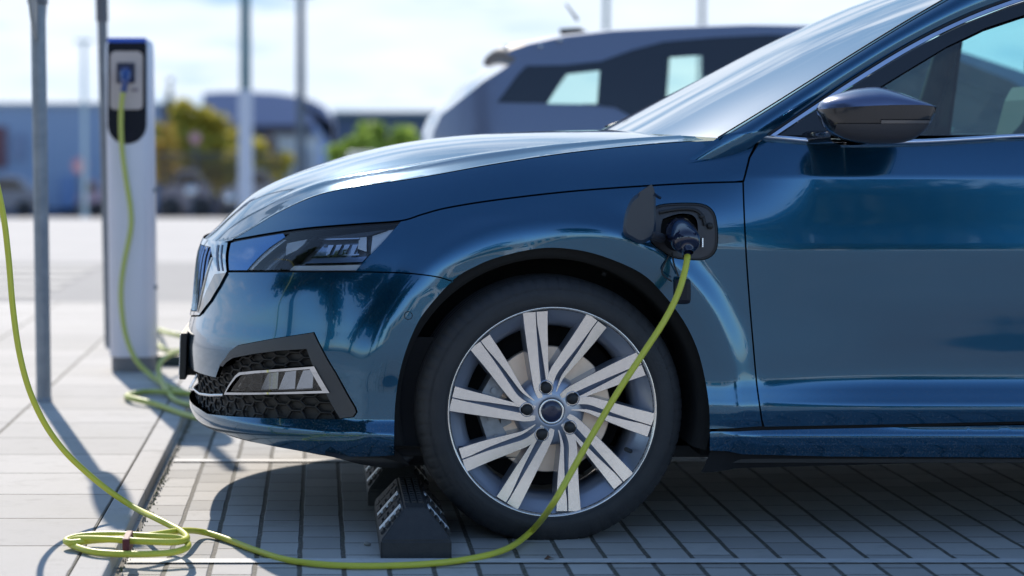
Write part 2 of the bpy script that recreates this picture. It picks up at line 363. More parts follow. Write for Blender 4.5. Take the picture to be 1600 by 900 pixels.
def paving(name, col, lx, ly, wx, wy, ox=0., oy=0., stagger=.5, joint=(.085, .08, .07), moss=.25, var=.24, across_rows=True, depth=.0035):
    """rectangular paving: rows counted along X (width lx), stones of length ly along Y; wx, wy joint widths"""
    m = bpy.data.materials.new(name); m.use_nodes = True; g = NG(m); b = g.n['Principled BSDF']
    geo = g.n.new('ShaderNodeNewGeometry'); P = geo.outputs['Position']
    # slight wobble so the joints are not ruler-straight
    wob = g.n.new('ShaderNodeTexNoise'); wob.inputs['Scale'].default_value = 9; wob.inputs['Detail'].default_value = 3; g.l.new(P, wob.inputs['Vector'])
    s = g.n.new('ShaderNodeSeparateXYZ'); g.l.new(P, s.inputs[0]); sw = g.n.new('ShaderNodeSeparateXYZ'); g.l.new(wob.outputs['Color'], sw.inputs[0])
    x = g.math('ADD', s.outputs[0], g.math('MULTIPLY', g.math('SUBTRACT', sw.outputs[0], .5), .006)); y = g.math('ADD', s.outputs[1], g.math('MULTIPLY', g.math('SUBTRACT', sw.outputs[1], .5), .006))
    u = g.math('DIVIDE', g.math('SUBTRACT', x, ox), lx); row = g.math('FLOOR', u); fu = g.math('FRACT', u)
    v = g.math('ADD', g.math('DIVIDE', g.math('SUBTRACT', y, oy), ly), g.math('MULTIPLY', g.math('MODULO', g.math('ABSOLUTE', row), 2.), stagger)); cl = g.math('FLOOR', v); fv = g.math('FRACT', v)
    du = g.math('MULTIPLY', g.math('MINIMUM', fu, g.math('SUBTRACT', 1., fu)), lx); dv = g.math('MULTIPLY', g.math('MINIMUM', fv, g.math('SUBTRACT', 1., fv)), ly)
    cb = g.n.new('ShaderNodeCombineXYZ'); g.l.new(row, cb.inputs[0]); g.l.new(cl, cb.inputs[1])
    wnz = g.n.new('ShaderNodeTexWhiteNoise'); g.l.new(cb.outputs[0], wnz.inputs['Vector'])
    a = g.math('SUBTRACT', 1., g.rng(du, wx*.5, wx*.5+.0025)); c = g.math('SUBTRACT', 1., g.rng(dv, wy*.5, wy*.5+.002))
    J = g.math('MAXIMUM', a, c)
    fine = g.noise(P, 420, 3, .7); mid = g.noise(P, 16, 6, .65); big = g.noise(P, 1.7, 4)
    base = g.mix(g.rng(wnz.outputs['Value'], 0, 1, 0, 1), tuple(q*(1-var) for q in col), tuple(min(1, q*(1+var*.6)) for q in col))
    base = g.mix(g.rng(fine, .35, .75, 0, .5), base, tuple(q*.62 for q in col))
    base = g.mix(g.rng(mid, .52, .8, 0, .38), base, tuple(q*.6 for q in col))
    base = g.mix(g.rng(g.noise(P, 5.5, 8, .75), .56, .66, 0, .35), base, (col[0]*.55, col[1]*.54, col[2]*.52))
    base = g.mix(g.rng(g.noise(P, 700, 2, .8), .66, .74, 0, .5), base, (.10, .095, .09))
    base = g.mix(g.rng(big, .5, .75, 0, .25), base, (col[0]*.72, col[1]*.72, col[2]*.66))
    mossc = g.mix(g.rng(g.noise(P, 7, 5, .7), .5, .62), joint, (.06, .085, .022))
    jc = g.mix(moss, joint, mossc)
    jc = g.mix(g.rng(g.noise(P, 90, 3), .5, .7), jc, tuple(q*2.6 for q in joint))
    g.l.new(g.mix(J, base, jc), b.inputs['Base Color'])
    b.inputs['Roughness'].default_value = .82; b.inputs['Specular IOR Level'].default_value = .35
    hgt = g.math('ADD', g.math('MULTIPLY', g.math('SUBTRACT', 1., J), 1.), g.math('MULTIPLY', fine, .10))
    hgt = g.math('ADD', hgt, g.math('MULTIPLY', wnz.outputs['Value'], .12))
    bn = g.n.new('ShaderNodeBump'); bn.inputs['Strength'].default_value = .8; bn.inputs['Distance'].default_value = depth; g.l.new(hgt, bn.inputs['Height']); g.l.new(bn.outputs[0], b.inputs['Normal'])
    return m
PAVER = paving('grey_paver', (.45, .44, .42),   .1035, .1625, .0085, .0045, ox=-.4635+.002, oy=.02)
SLAB = paving('pale_slab', (.49, .475, .455), .495, .385, .008, .006, ox=-.552, oy=5.61, stagger=0., moss=.3, var=.13)
KERBM = paving('kerb_stone', (.50, .485, .465), 3., .77, .001, .005, ox=-2., oy=5.3, stagger=0, var=.06)
LINEM = mat('worn_line_paint', (.56, .56, .55), rough=.7, noise=(22, .7, (.42, .42, .41)), bump=(200, .4))
ASPH = mat('pale_asphalt', (.30, .295, .29), rough=.9, noise=(3, .5, (.36, .35, .34)), bump=(120, .5))
LOT = mat('pale_yard', (.47, .455, .44), rough=.9, noise=(.8, .6, (.40, .39, .38)))
GRASS = mat('verge_ground', (.10, .11, .06), rough=.95, noise=(.3, .6, (.2, .2, .12)))
def sheet(name, pts, m, org=None):
    return tag(mesh_obj(name, pts, [tuple(range(len(pts)))], m, org=org), kind='structure')
XK = -.465; ZS = .036
# the base terrain: flat round the cars, a lower yard beyond the lip at 29 m, and out to the horizon
prof = [(-900, -.02), (-40, -.012), (29, -.012)]
prof += [(29+q, -.012-.0345*q) for q in (10, 30, 60, 90, 130)]+[(400, -4.9), (1500, -4.9)]
vs_ = []; fs = []
for y, z in prof: vs_ += [(-900, y, z), (1200, y, z)]
for i in range(len(prof)-1): fs.append((2*i, 2*i+1, 2*i+3, 2*i+2))
tag(mesh_obj('ground', vs_, fs, LOT, org=(0, 0, 0)), kind='structure')
sheet('parking_bay', [(XK-.02, -6, 0), (14, -6, 0), (14, 13.2, 0), (XK-.02, 13.2, 0)], PAVER)
# pavement, raised a few centimetres
mb = MB(); mb.box(-14, -.553, 4.35, 13.2, -.01, ZS); tag(mb.build('pavement', SLAB), kind='structure')
mb = MB(); mb.box(-.551, XK-.012, 4.35, 13.2, -.01, ZS+.001, bev=.006); tag(mb.build('kerb', KERBM), kind='structure')
sheet('lane', [(-40, -34, .004), (40, -34, .004), (40, 4.35, .004), (-40, 4.35, .004)], mat('lane_asphalt', (.34, .335, .33), .9, noise=(4, .5, (.28, .28, .28)), bump=(120, .4)))
sheet('road', [(-16, 13.22, -.006), (16, 13.22, -.006), (16, 18.4, -.006), (-16, 18.4, -.006)], ASPH)
for yy in (-.6, -5.5): sheet('reflected_line', [(-12, yy, .008), (30, yy, .008), (30, yy+.10, .008), (-12, yy+.10, .008)], LINEM)  # unseen lines, added for pale streaks mirrored in the door
for k, yy in enumerate((5.185, 6.84)):
    sheet('painted_line', [(XK+.012, yy, .004), (9, yy-.03*k, .004), (9, yy+.052-.03*k, .004), (XK+.012, yy+.052, .004)], LINEM)
for k in range(5):
    y = 14.2+k*.75; sheet('crossing_stripe', [(-5.2, y, .0), (-1.75, y, .0), (-1.75, y+.36, .0), (-5.2, y+.36, .0)], mat('worn_stripe', (.40, .395, .385), .8))
# moss and grit caught in the gutter beside the kerb
mb = MB()
for k in range(700):
    y = 4.8+rng.random()**.8*4; cx = XK+.002+abs(rng.normal(0, .008)); s_ = .0008+rng.random()**2*.0032
    z = rng.random()*.004+.001
    a = rng.random(3)*s_
    mb.add([(cx-s_, y, 0), (cx+s_, y-s_, 0), (cx+s_*.4, y+s_, 0), (cx+a[0]-s_*.5, y+a[1], z+s_*1.2)], [(0, 1, 3), (1, 2, 3), (2, 0, 3)], False, 0 if k % 3 else 1)
tag(mb.build('gutter_grit', [mat('grit', (.34, .31, .27), .95), mat('moss', (.12, .15, .05), .95)]), kind='stuff', label='grit and moss caught in the gutter beside the kerb')
# ------------------------------------------------------------------ blue car
YC = 6.385; HW = .905; XS = .45; XW, ZW, YW = .569, .331, 5.500
car = empty('parked_car', (1.6, YC, 0)); tag(car, 'glossy dark blue hatchback with a yellow cable plugged in above its front wheel', 'car')
_a, _b, _n = .83, HW, 2.55
ph = np.linspace(0, math.pi/2, 4001); _cx = np.cos(ph)**(2/_n); _cy = np.sin(ph)**(2/_n)
_s = np.concatenate([[0], np.cumsum(np.hypot(np.diff(_cx)*_a, np.diff(_cy)*_b))]); LQ = _s[-1]
XN = ([.17, .19, .215, .24, .262, .30, .36, .42, .47, .53, .60, .67, .71, .75, .80, .86, 1.0], [-.27, -.315, -.345, -.364, -.370, -.366, -.374, -.376, -.370, -.358, -.352, -.344, -.330, -.302, -.268, -.235, -.20])
ZCk = ([-.40, -.33, -.235, -.17, -.106, .008, .097, .23, .448, .65, .90, 1.05, 1.3, 3.0, 4.2], [.688, .697, .727, .765, .804, .854, .873, .893, .932, .962, .986, .993, .997, 1.03, 1.06])
def zc(x): return pchip(*ZCk, x)
D_DOOR = ([.15, .180, .207, .218, .240, .262, .279, .283, .303, .326, .334, .360, .388, .402, .418, .45, .52, .60, .66, .705, .722, .738, .78, .83, .885, .902, .916, .96, .997, 1.04],
          [.062, .042, .0240, .0195, .0080, .0035, .0110, .0125, .0075, .0020, .0025, .0130, .0255, .0290, .0300, .0285, .0225, .0140, .0080, .0030, .0018, .0036, .0080, .0125, .0175, .0195, .0245, .0420, .060, .085])
D_FLOW = ([.12, .18, .22, .245, .262, .275, .30, .36, .42, .47, .52, .60, .68, .8], [.065, .036, .012, .002, .000, .006, .0165, .0150, .008, .004, .007, .018, .034, .055])
def delta(x, z):
    h = zc(x)-z
    front = .112*np.clip(1-h/.235, 0, None)**2.1+pchip(*D_FLOW, np.minimum(z, .8))
    rearf = .112*np.clip(1-h/.235, 0, None)**2.1+pchip(*D_DOOR, z)*.35+.006
    f = front*(1-sm(.5, .8, x))+rearf*sm(.5, .8, x)
    d = pchip(*D_DOOR, z)
    zz_ = sm(.93, 1.30, x)*(z < 9)
    low = sm(1.0, 1.45, x); t = np.where(z > .62, sm(.90, 1.22, x), low*(1-sm(.45, .62, z))+sm(.90, 1.22, x)*sm(.45, .62, z))
    sill = sm(.98, 1.05, x)*(1-sm(.29, .31, z))
    t = np.maximum(t, sill)
    out = f*(1-t)+d*t
    def arch(xw):
        r = np.hypot(x-xw, z-ZW)
        sw = .0165*np.exp(-((np.maximum(r-.455, 0))/.040)**2)*np.exp(-((np.minimum(r-.455, 0))/.062)**2)+.004*sm(.46, .40, r)*0
        return sw*sm(.17, .30, z)
    out = out-arch(XW)-arch(XW+2.686)
    # the rear quarter closes in behind the rear wheel
    out = out+.5*np.clip((x-3.35)/.75, 0, None)**3
    return out
def S2P(s, z):
    s = np.asarray(s, float); z = np.asarray(z, float); sa = np.abs(s)
    cx = np.interp(sa, _s, _cx); cy = np.interp(sa, _s, _cy)
    xn = pchip(*XN, z)
    X = np.where(sa < LQ, XS-(XS-xn)*cx, XS+sa-LQ)
    d = delta(X, z)
    Y = YC-np.sign(s+1e-12)*(HW-d)*cy
    return np.stack([X, Y, z], -1)
def body(Q): return S2P(Q[:, 0], Q[:, 1])
# inverse: picture point -> (s, z)
_gs, _gz = np.meshgrid(np.arange(.05, LQ+1.9, .012), np.arange(.13, 1.08, .006)); _gs = _gs.ravel(); _gz = _gz.ravel()
_gp = S2P(_gs, _gz); _gx, _gy = proj(_gp)
_n1 = np.cross(S2P(_gs+.002, _gz)-_gp, S2P(_gs, _gz+.002)-_gp); _vis = (_n1*(_gp-np.array((0, 0, H)))).sum(1) < 0
_gs, _gz, _gx, _gy = _gs[_vis], _gz[_vis], _gx[_vis], _gy[_vis]
def inv(pts):
    out = []
    for p in pts:
        if p[0] == 's': out.append((p[1], p[2])); continue
        i = np.argmin((_gx-p[0])**2+(_gy-p[1])**2); q = np.array((_gs[i], _gz[i]))
        for _ in range(12):
            e = 1e-4; P = S2P(np.array([q[0], q[0]+e, q[0]]), np.array([q[1], q[1], q[1]+e])); a, b = proj(P)
            J = np.array([[a[1]-a[0], a[2]-a[0]], [b[1]-b[0], b[2]-b[0]]])/e; r = np.array((p[0]-a[0], p[1]-b[0]))
            try: st = np.linalg.solve(J+np.eye(2)*1e-6, r)
            except Exception: break
            l = np.hypot(*st); q = q+st*min(1, .03/(l+1e-9))
            if l < 1e-6: break
        if np.hypot(q[0]-_gs[i], q[1]-_gz[i]) > .08: q = np.array((_gs[i], _gz[i]))
        out.append((float(q[0]), float(q[1])))
    return out
def arcpts(pts, n=6): return [tuple(p) for p in spline(pts, n)]
YM = YC
ARCH = arcpts([(617, 712), (617, 650), (622, 600), (631, 560), (645, 522), (664, 488), (708, 439), (742, 418), (779, 403), (840, 389.5), (889, 390), (940, 401), (1000, 427), (1035, 460), (1067, 502), (1088, 545), (1100, 591), (1107, 640), (1108, 702)], 4)
def arch_between(x0, y0, x1, y1):
    i = min(range(len(ARCH)), key=lambda k: (ARCH[k][0]-x0)**2+(ARCH[k][1]-y0)**2); j = min(range(len(ARCH)), key=lambda k: (ARCH[k][0]-x1)**2+(ARCH[k][1]-y1)**2)
    return ARCH[i:j+1] if i < j else ARCH[j:i+1][::-1]
K = arcpts([(363, 375), (420, 365), (480, 356.5), (560, 350), (626, 345), (660, 335), (700, 324.5), (779, 312), (904, 298), (1060, 287.5), (1161, 284)], 5)
K_front = [p for p in K if p[0] <= 627]; K_rear = [p for p in K if p[0] >= 626]
# the hood's side: from the crease down to the shut line
def crease_s(s):
    z = np.full(np.shape(s), .8)
    for _ in range(40): z = .5*z+.5*zc(S2P(s, z)[..., 0])
    return z
s_end = LQ+(.985-XS)
ss = np.linspace(.0, s_end, 90); zcr = crease_s(ss)
Kinv = inv(K[:-1])
ks = np.array([k[0] for k in Kinv])
i0 = Kinv[0]
hs_poly = [(float(a), float(b)) for a, b in zip(ss, zcr) if a > i0[0]-.02][::-1]
A_base = inv([(1188, 213), (1171, 246), (1161.5, 283)])
hood_side = [(A_base[0][0], A_base[0][1]+.001)]+[(LQ+(x-XS), float(zc(x))-.0) for x in (1.03,)]+hs_poly+Kinv+A_base[::-1][:2]
v1, f1, n1 = panel('h', hood_side, body, None, None, build=False, gap=.0022)
# the narrow lip of the hood above lamp corner and grille
s_l = i0[0]
lip = [(float(s), float(crease_s(np.array([s]))[0])) for s in np.linspace(s_l+.0, 0, 16)]
zl = i0[1]
lip_poly = lip+[(0., lip[-1][1]-.014), (s_l*.5, lip[8][1]-.015), (s_l, zl)]
v2, f2, n2 = panel('h', lip_poly, body, None, None, build=False, gap=0)
# the top of the hood
B = S2P(ss, zcr); B = B[B[:, 0] < .985]
cl_k = ([-.40, -.35, -.30, -.25, -.19, -.11, -.035, .106, .284, .461, .66, .82, .98], [.678, .698, .737, .786, .838, .880, .909, .953, .989, 1.008, 1.0165, 1.019, 1.019])
Bx, By = B[:, 0], B[:, 1]
Bxs = np.maximum.accumulate(Bx)+np.arange(len(Bx))*1e-9
def hood_z(x, y):
    yb = np.interp(x, Bxs, By); w = np.maximum(YC-yb, .02); v = np.clip(np.abs(YC-y)/w, 0, 1.0)
    zb = zc(x); zt = np.maximum(pchip(*cl_k, x), zb)
    g = 1-(v**2.6)
    # a raised ridge near the edge, the power-dome crease of the hood
    e = w*(1-v)
    ridge = .0075*np.exp(-((e-.085)/.022)**2)*sm(-.3, .1, x)
    return zb+(zt-zb)*g+ridge
def hoodmap(Q): return np.stack([Q[:, 0], Q[:, 1], hood_z(Q[:, 0], Q[:, 1])], -1)
rear = [(.80+.185*min(1, abs(v))**2.2, YC+v*(YC-By[-1])) for v in np.linspace(-1, 1, 21)]
near = [(float(a), float(b)) for a, b in zip(Bx, By)]
top_poly = near+rear[1:]+[(a, 2*YC-b) for a, b in near[::-1][1:-1]]
v3, f3, n3 = panel('h', top_poly, hoodmap, None, None, build=False, gap=0, grid=.015, edge=.012, skirt=.0)
def join(sets):
    v, f, n = [], [], []
    for a, b, c in sets: k = len(v); v += a; n += c; f += [tuple(i+k for i in q) for q in b]
    return v, f, n
def mir(t): return [(a, 2*YC-b, c) for a, b, c in t[0]], [q[::-1] for q in t[1]], [(a, -b, c) for a, b, c in t[2]]
hv, hf, hn = join([(v1, f1, n1), mir((v1, f1, n1)), (v2, f2, n2), mir((v2, f2, n2)), (v3, f3, n3)])
mesh_obj('hood', hv, hf, PAINT, car, smooth=True, normals=hn)
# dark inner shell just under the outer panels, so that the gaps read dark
def shellpoly(): return inv([(357, 376)])[0:1]
sh_top = [(float(a), float(b)-.006) for a, b in zip(ss[::-1], zcr[::-1])]
holes_pt = inv([(1065, 362)])[0]
def circ(c, rx, ry, n=20): return [(c[0]+rx*math.cos(2*math.pi*i/n), c[1]+ry*math.sin(2*math.pi*i/n)) for i in range(n)]
arch_s = [(LQ+XW-XS+.412*math.cos(a), ZW+.412*math.sin(a)) for a in np.linspace(-.42, math.pi+.40, 40)]
lamp_rough = inv([(372, 382), (480, 364), (612, 354), (552, 416), (366, 418)])
intake_rough = inv([(372, 548), (480, 528), (545, 640), (330, 640), (315, 600)])
grille_rough = [('s', 0, .68)]
sh = [(0., .19), (0., .50), (.30, .50), (.36, .66), (.33, .675), (.0, .675)]
shell = [(.55, .215)]+[(.62, .5), (.52, .62), (.45, .68)]+[p for p in sh_top if p[0] > .47][::-1]
shell += [(LQ+3.1-XS, .97), (LQ+3.1-XS, .19)]+arch_s+[]
shell = [q for q in shell]
shl = inv([(572, 690), (572, 650), (505, 505), (575, 428), (632, 352)]); S0 = shl[-1][0]
shl[0] = (shl[0][0], .20)
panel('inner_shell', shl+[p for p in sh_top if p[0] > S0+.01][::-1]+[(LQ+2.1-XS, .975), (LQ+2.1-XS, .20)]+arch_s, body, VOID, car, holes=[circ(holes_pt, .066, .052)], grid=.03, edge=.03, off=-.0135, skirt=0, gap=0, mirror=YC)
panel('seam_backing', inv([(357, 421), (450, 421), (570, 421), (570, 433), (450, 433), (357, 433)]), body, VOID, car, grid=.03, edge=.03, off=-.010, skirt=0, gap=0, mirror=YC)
mb = MB(); mb.box(.08, .98, YC-.56, YC+.56, .22, .74, bev=.03); mb.box(-.17, .03, YC-.42, YC+.42, .24, .60, bev=.03); mb.box(1.0, 1.1, YC-.76, YC+.76, .45, .93, bev=.02); mb.box(.955, 1.03, YC-.80, YC+.80, .20, .46); mb.build('engine_bay_light_block', VOID, car)  # added dark boxes block sunlight passing through the nose
# the fender
SEAM = arcpts([(356, 425), (450, 425), (553, 425), (625, 426.5), (664, 430), (688, 434), (707, 440)], 4)
seam_rear = [p for p in SEAM if p[0] >= 553]
PORT = arcpts([(1012, 330), (1030, 321), (1060, 318), (1095, 319), (1112, 328), (1119, 345), (1121, 375), (1116, 395), (1100, 405), (1075, 405), (1052, 402), (1035, 392), (1018, 378), (1010, 355), (1012, 330)], 3)[:-1]
door_gap = arcpts([(1161, 284), (1163, 340), (1166, 400), (1171, 470), (1177, 540), (1183, 605), (1192, 667)], 4)
fender = K_rear[:]+door_gap[1:]+[(1110, 671)]+arch_between(1104, 672, 708, 440)[0:]+seam_rear[::-1]+[(590, 385)]
def archpoly_fix(poly): return poly
pf = inv(fender)
# the arch edge itself is a true circle round the hub
panel('fender', pf, body, PAINT, car, grid=.0075, edge=.0075, holes=[inv(PORT)], mirror=YC)
# sill
sill = [(1112, 673)]+[(1192, 671), (1400, 666.5), (1600, 663), (1640, 662)]
ps = inv(sill)
s_rear = LQ+2.85-XS
pl = inv(arch_between(1104, 674, 1108, 700))
ps = ps+[(s_rear, ps[-1][1]+.0)]+[(s_rear, .205)]+inv([(1600, 716), (1300, 714.5), (1160, 711), (1135, 706), (1108, 705)])+pl[::-1]
panel('sill', ps, body, PAINT, car, mirror=YC)
# doors
belt = [(1192, 214.5), (1262, 221), (1330, 225), (1430, 223), (1600, 215)]
pd = inv([(1161.5, 284), (1171.5, 246), (1190, 215)]+belt[1:]); zb = pd[-1][1]
XD = 1.98
pd = pd+[(LQ+XD-XS, zb+.006), (LQ+XD-XS, .2875)]+inv([(1600, 659.5), (1400, 664), (1194, 668)])+inv(door_gap[::-1])[1:]
panel('front_door', pd, body, PAINT, car, mirror=YC)
rd = [(LQ+XD-XS, zb+.006), (LQ+2.86-XS, zb+.02), (LQ+2.9-XS, .75)]+[(LQ+XW+2.686-XS-.41*math.cos(a), ZW+.41*math.sin(a)) for a in np.linspace(.95, .35, 8)]+[(s_rear-.02, .2875), (LQ+XD-XS, .2875)]
panel('rear_door', rd, body, PAINT, car, mirror=YC, grid=.03)
xr = XW+2.686
rq = [(LQ+2.86-XS, zb+.02), (LQ+4.0-XS, 1.05), (LQ+4.08-XS, .8), (LQ+4.02-XS, .3)]+[(LQ+xr-XS+.41*math.cos(a), ZW+.41*math.sin(a)) for a in np.linspace(-.25, math.pi-.96, 24)]+[(LQ+2.9-XS, .75)]
panel('rear_quarter', rq, body, PAINT, car, mirror=YC, grid=.03)
# front bumper
TR_O = [(344, 571), (353, 560), (361, 548), (372, 540), (430, 529), (491, 519.5), (525, 582), (556, 637), (558, 644), (553, 651), (531, 654.5)]
low_edge = [(449, 653.5), (380, 651), (324, 646), (312, 638)]
bot = [(617, 711), (580, 714), (540, 714), (505, 711), (450, 702), (400, 692), (362, 681)]
pb_seam = inv(SEAM); pb_arch = inv(arch_between(708, 440, 617, 712)); pb_bot = inv(bot[1:])
pb_tr = inv(TR_O+low_edge)
# near half of the bumper's outline in (s, z), then closed over the centre line
s_g, z_g = inv([(356, 426)])[0]
sg2, zg2 = inv([(313, 494)])[0]; sgm = inv([(337, 455)])[0]
half_top = [sgm, (sg2, zg2), (sg2*.55, zg2-.014)]
plate_z = .368
upper = [(0., zg2-.018)]+half_top[::-1]+pb_seam+pb_arch+pb_bot+[(.30, pb_bot[-1][1]), (0., pb_bot[-1][1])]
sill_c = pb_tr[-1]
lowz = sill_c[1]
intake = [(0., plate_z), (pb_tr[0][0]-.03, plate_z)]+pb_tr[:]+[(0., lowz+.003)]
# split the bumper skin into the part above / beside the intake and the chin below it, in one mesh
skin = [(0., zg2-.018)]+half_top[::-1]+pb_seam+pb_arch+pb_bot+[(.30, pb_bot[-1][1]), (0., pb_bot[-1][1])]+[(0., lowz+.003)]+[p for p in pb_tr[::-1]]+[(pb_tr[0][0]-.03, plate_z), (0., plate_z)]
v1, f1, n1 = panel('b', skin, body, None, None, build=False, gap=.0012, grid=.0075, edge=.0075)
bv, bf, bn_ = join([(v1, f1, n1), mir((v1, f1, n1))])
bumper = mesh_obj('front_bumper', bv, bf, PAINT, car, smooth=True, normals=bn_)
# charcoal trim round the intake
TR_I = [(531, 652), (524, 641), (480, 545.5), (440, 548), (400, 553), (366, 559.5), (356, 566), (350, 573)]
pt = inv(TR_O+TR_I)
panel('intake_trim', pt, body, TRIM, car, off=.004, mirror=YC, gap=.0008, skirt=.03, grid=.01)
# recessed honeycomb intake
rec = [(0., plate_z+.012), (pb_tr[0][0]-.02, plate_z+.012), (pb_tr[1][0], pb_tr[1][1]+.004)]+pb_tr[2:]+[(0., lowz-.004)]
o_ = panel('lower_intake', rec, body, BLACK, car, off=-.034, mirror=YC, gap=-.022, skirt=0, grid=.014)
RECP = rec
def hexgrid(name, poly, size, off, r, m, parent, sx=1.6):
    vv, ff, nn = [], [], []
    P = np.array(poly); x0, y0 = P.min(0); x1, y1 = P.max(0)
    segs = {}
    w = size*sx*1.5; h = size*math.sqrt(3)
    i = 0; x = x0-w
    while x < x1+w:
        y = y0-h+(h/2 if i % 2 else 0)
        while y < y1+h:
            c = [(x+size*sx*math.cos(k*math.pi/3), y+size*math.sin(k*math.pi/3)) for k in range(6)]
            for k in range(6):
                a, b = c[k], c[(k+1) % 6]; key = tuple(sorted(((round(a[0], 4), round(a[1], 4)), (round(b[0], 4), round(b[1], 4))))); segs[key] = (a, b)
            y += h
        x += w; i += 1
    mb = MB()
    for a, b in segs.values():
        mx_, my_ = (a[0]+b[0])/2, (a[1]+b[1])/2
        if not inpoly(poly, np.array([mx_]), np.array([my_]))[0]: continue
        Q = np.array([(a[0]+(b[0]-a[0])*t, a[1]+(b[1]-a[1])*t) for t in (0, .5, 1)]); X = body(Q)
        N = np.cross(body(Q+[1e-3, 0])-X, body(Q+[0, 1e-3])-X); N /= np.linalg.norm(N, axis=1)[:, None]
        pts = X+N*off
        mb.tube(pts, r, 5, caps=False)
    return both(mb, name, m, parent)
hexgrid('intake_mesh', rec, .0145, -.026, .0038, BLACK, car, sx=2.1)
# fog lamp
FO = [(353, 616), (371, 586), (377, 581), (400, 578.5), (493, 571.5), (517, 613.5), (430, 615.5)]
FI = [(357, 612), (373, 589), (379, 585.5), (400, 583), (486, 576), (505, 609.5), (430, 612)]
fog = empty('fog_lamp', (0, YC-.62, .34), car)
for nm, m_, P_, h_, of, sk in (('chrome_frame', CHROME, FO, [inv(FI)], .0075, .03), ('lens', GLASS_L, FI, [], .0, 0), ('lamp_housing', GLOSSBLACK, FI, [], -.028, 0)):
    panel(nm, inv(P_), body, m_, fog, holes=h_, off=of, skirt=sk, gap=.0004 if nm != 'lamp_housing' else -.004, edge=.008, grid=.01, mirror=YC)
for k, (a, b) in enumerate(((400, 424), (428, 452), (456, 480))):     # three reflector bowls
    c0 = [(a, 611), (a+4+8, 585-k*2), (b+5, 583-k*2), (b+3, 609)]
    panel('reflector', inv(c0), body, REFD, fog, off=-.016-.001*k, skirt=.012, gap=0, edge=.008, grid=.01)
# chrome blade running forward from the fog lamp under the honeycomb
bl = inv([(350, 617), (330, 617.5), (313, 615), (305, 608)])+[(.12, .292), (0., .290)]
Q = np.array(densify(bl, .02, False)); X = body(Q); mb = MB(); X2 = X.copy(); X2[:, 1] += 0
N = np.cross(body(Q+[1e-3, 0])-X, body(Q+[0, 1e-3])-X); N /= np.linalg.norm(N, axis=1)[:, None]
mb.tube(X+N*.001, .0042, 8)
both(mb, 'chrome_blade', CHROME, car)
# headlamp
LAMP = [(361, 379.5)]+[(p[0], p[1]+3.2) for p in K_front if 366 < p[0] < 622]+[(624, 350), (600, 374), (574, 402), (554.5, 422.5), (450, 422.5), (358, 422.5)]
lamp = empty('headlamp', (-.05, YC-.75, .75), car)
pL = inv(LAMP)
K1 = [q for q in LAMP if q[0] <= 446 and q[1] < 400]; K2 = [q for q in LAMP if q[0] > 446]
pBl = inv(K1+[(446, 370.5), (420, 388), (386, 422.5), (358, 422.5)])
pLn = inv([(386, 422.5), (420, 388), (446, 370.5)]+K2)
panel('lens', pLn, body, GLASS_L, lamp, off=0, skirt=.006, gap=.001, mirror=YC)
panel('lamp_housing', pL, body, LAMPGREY, lamp, off=-.045, skirt=0, gap=-.006, mirror=YC, grid=.03)
def inlamp(name, pts, m, off, skirt=.012, **k): return panel(name, inv(pts), body, m, lamp, off=off, skirt=skirt, gap=0, edge=.01, grid=.012, **k)
panel('sky_reflection_panel', pBl, body, mat('lamp_sky_reflection', (.02, .13, .34), .12, metal=.8, coat=.8), lamp, off=0, skirt=.006, gap=.0005, mirror=YC, grid=.012)  # blue painted in for the sky reflected on the clear lens
inlamp('light_guide', [(385, 420.5), (418, 388), (440, 373.5), (446, 373.5), (424, 391), (393, 420.5)], REFL, -.004, .02)
inlamp('reflector', [(396, 419), (426, 392), (437, 385), (444, 387), (430, 403), (418, 418)], REFD, -.020, .01)
inlamp('reflector', [(444, 376), (476, 370), (466, 384), (442, 396)], REFL, -.012)
inlamp('bezel', [(432, 420), (448, 402), (480, 374), (486, 369), (494, 368), (466, 392), (444, 420)], GLOSSBLACK, -.006, .03)
inlamp('projector', [(478, 400), (500, 374), (556, 372), (553, 392), (545, 399)], mat('projector_lens', (.35, .45, .60), .12, metal=.7), -.024)
inlamp('projector_hood', [(508, 368), (604, 356), (572, 367), (500, 371)], GLOSSBLACK, -.008)
for k in range(4): inlamp('lamp_fin', [(508+k*13, 377), (517+k*13, 376.5), (509+k*13, 394), (504+k*13, 395)], CHROME, -.018, .003)
inlamp('reflector', [(560, 361), (571, 360), (571, 391), (557, 386)], REFL, -.010)
inlamp('reflector', [(580, 360), (613, 354), (598, 372), (577, 395)], REFL, -.014)
inlamp('lower_strip', [(452, 411), (562, 410), (554, 420), (442, 420.5)], REFL, -.020)
inlamp('lamp_step', [(486, 402), (572, 398), (564, 407), (470, 409)], mat('lamp_blue_step', (.22, .32, .50), .2, metal=.5), -.012, .01)
inlamp('chrome_line', [(486, 399), (560, 395), (560, 397.2), (484, 401.5)], CHROME, -.006, .004)
inlamp('chrome_line', [(496, 371), (560, 369.5), (560, 371.5), (494, 373.5)], CHROME, -.006, .004)
# black rubber joint above the lamp
jt = [(p[0], p[1]) for p in K_front]+[(p[0], p[1]+4.0) for p in K_front[::-1]]
panel('lamp_seal', inv(jt), body, BLACK, car, off=-.004, skirt=.02, gap=0, edge=.01, mirror=YC)
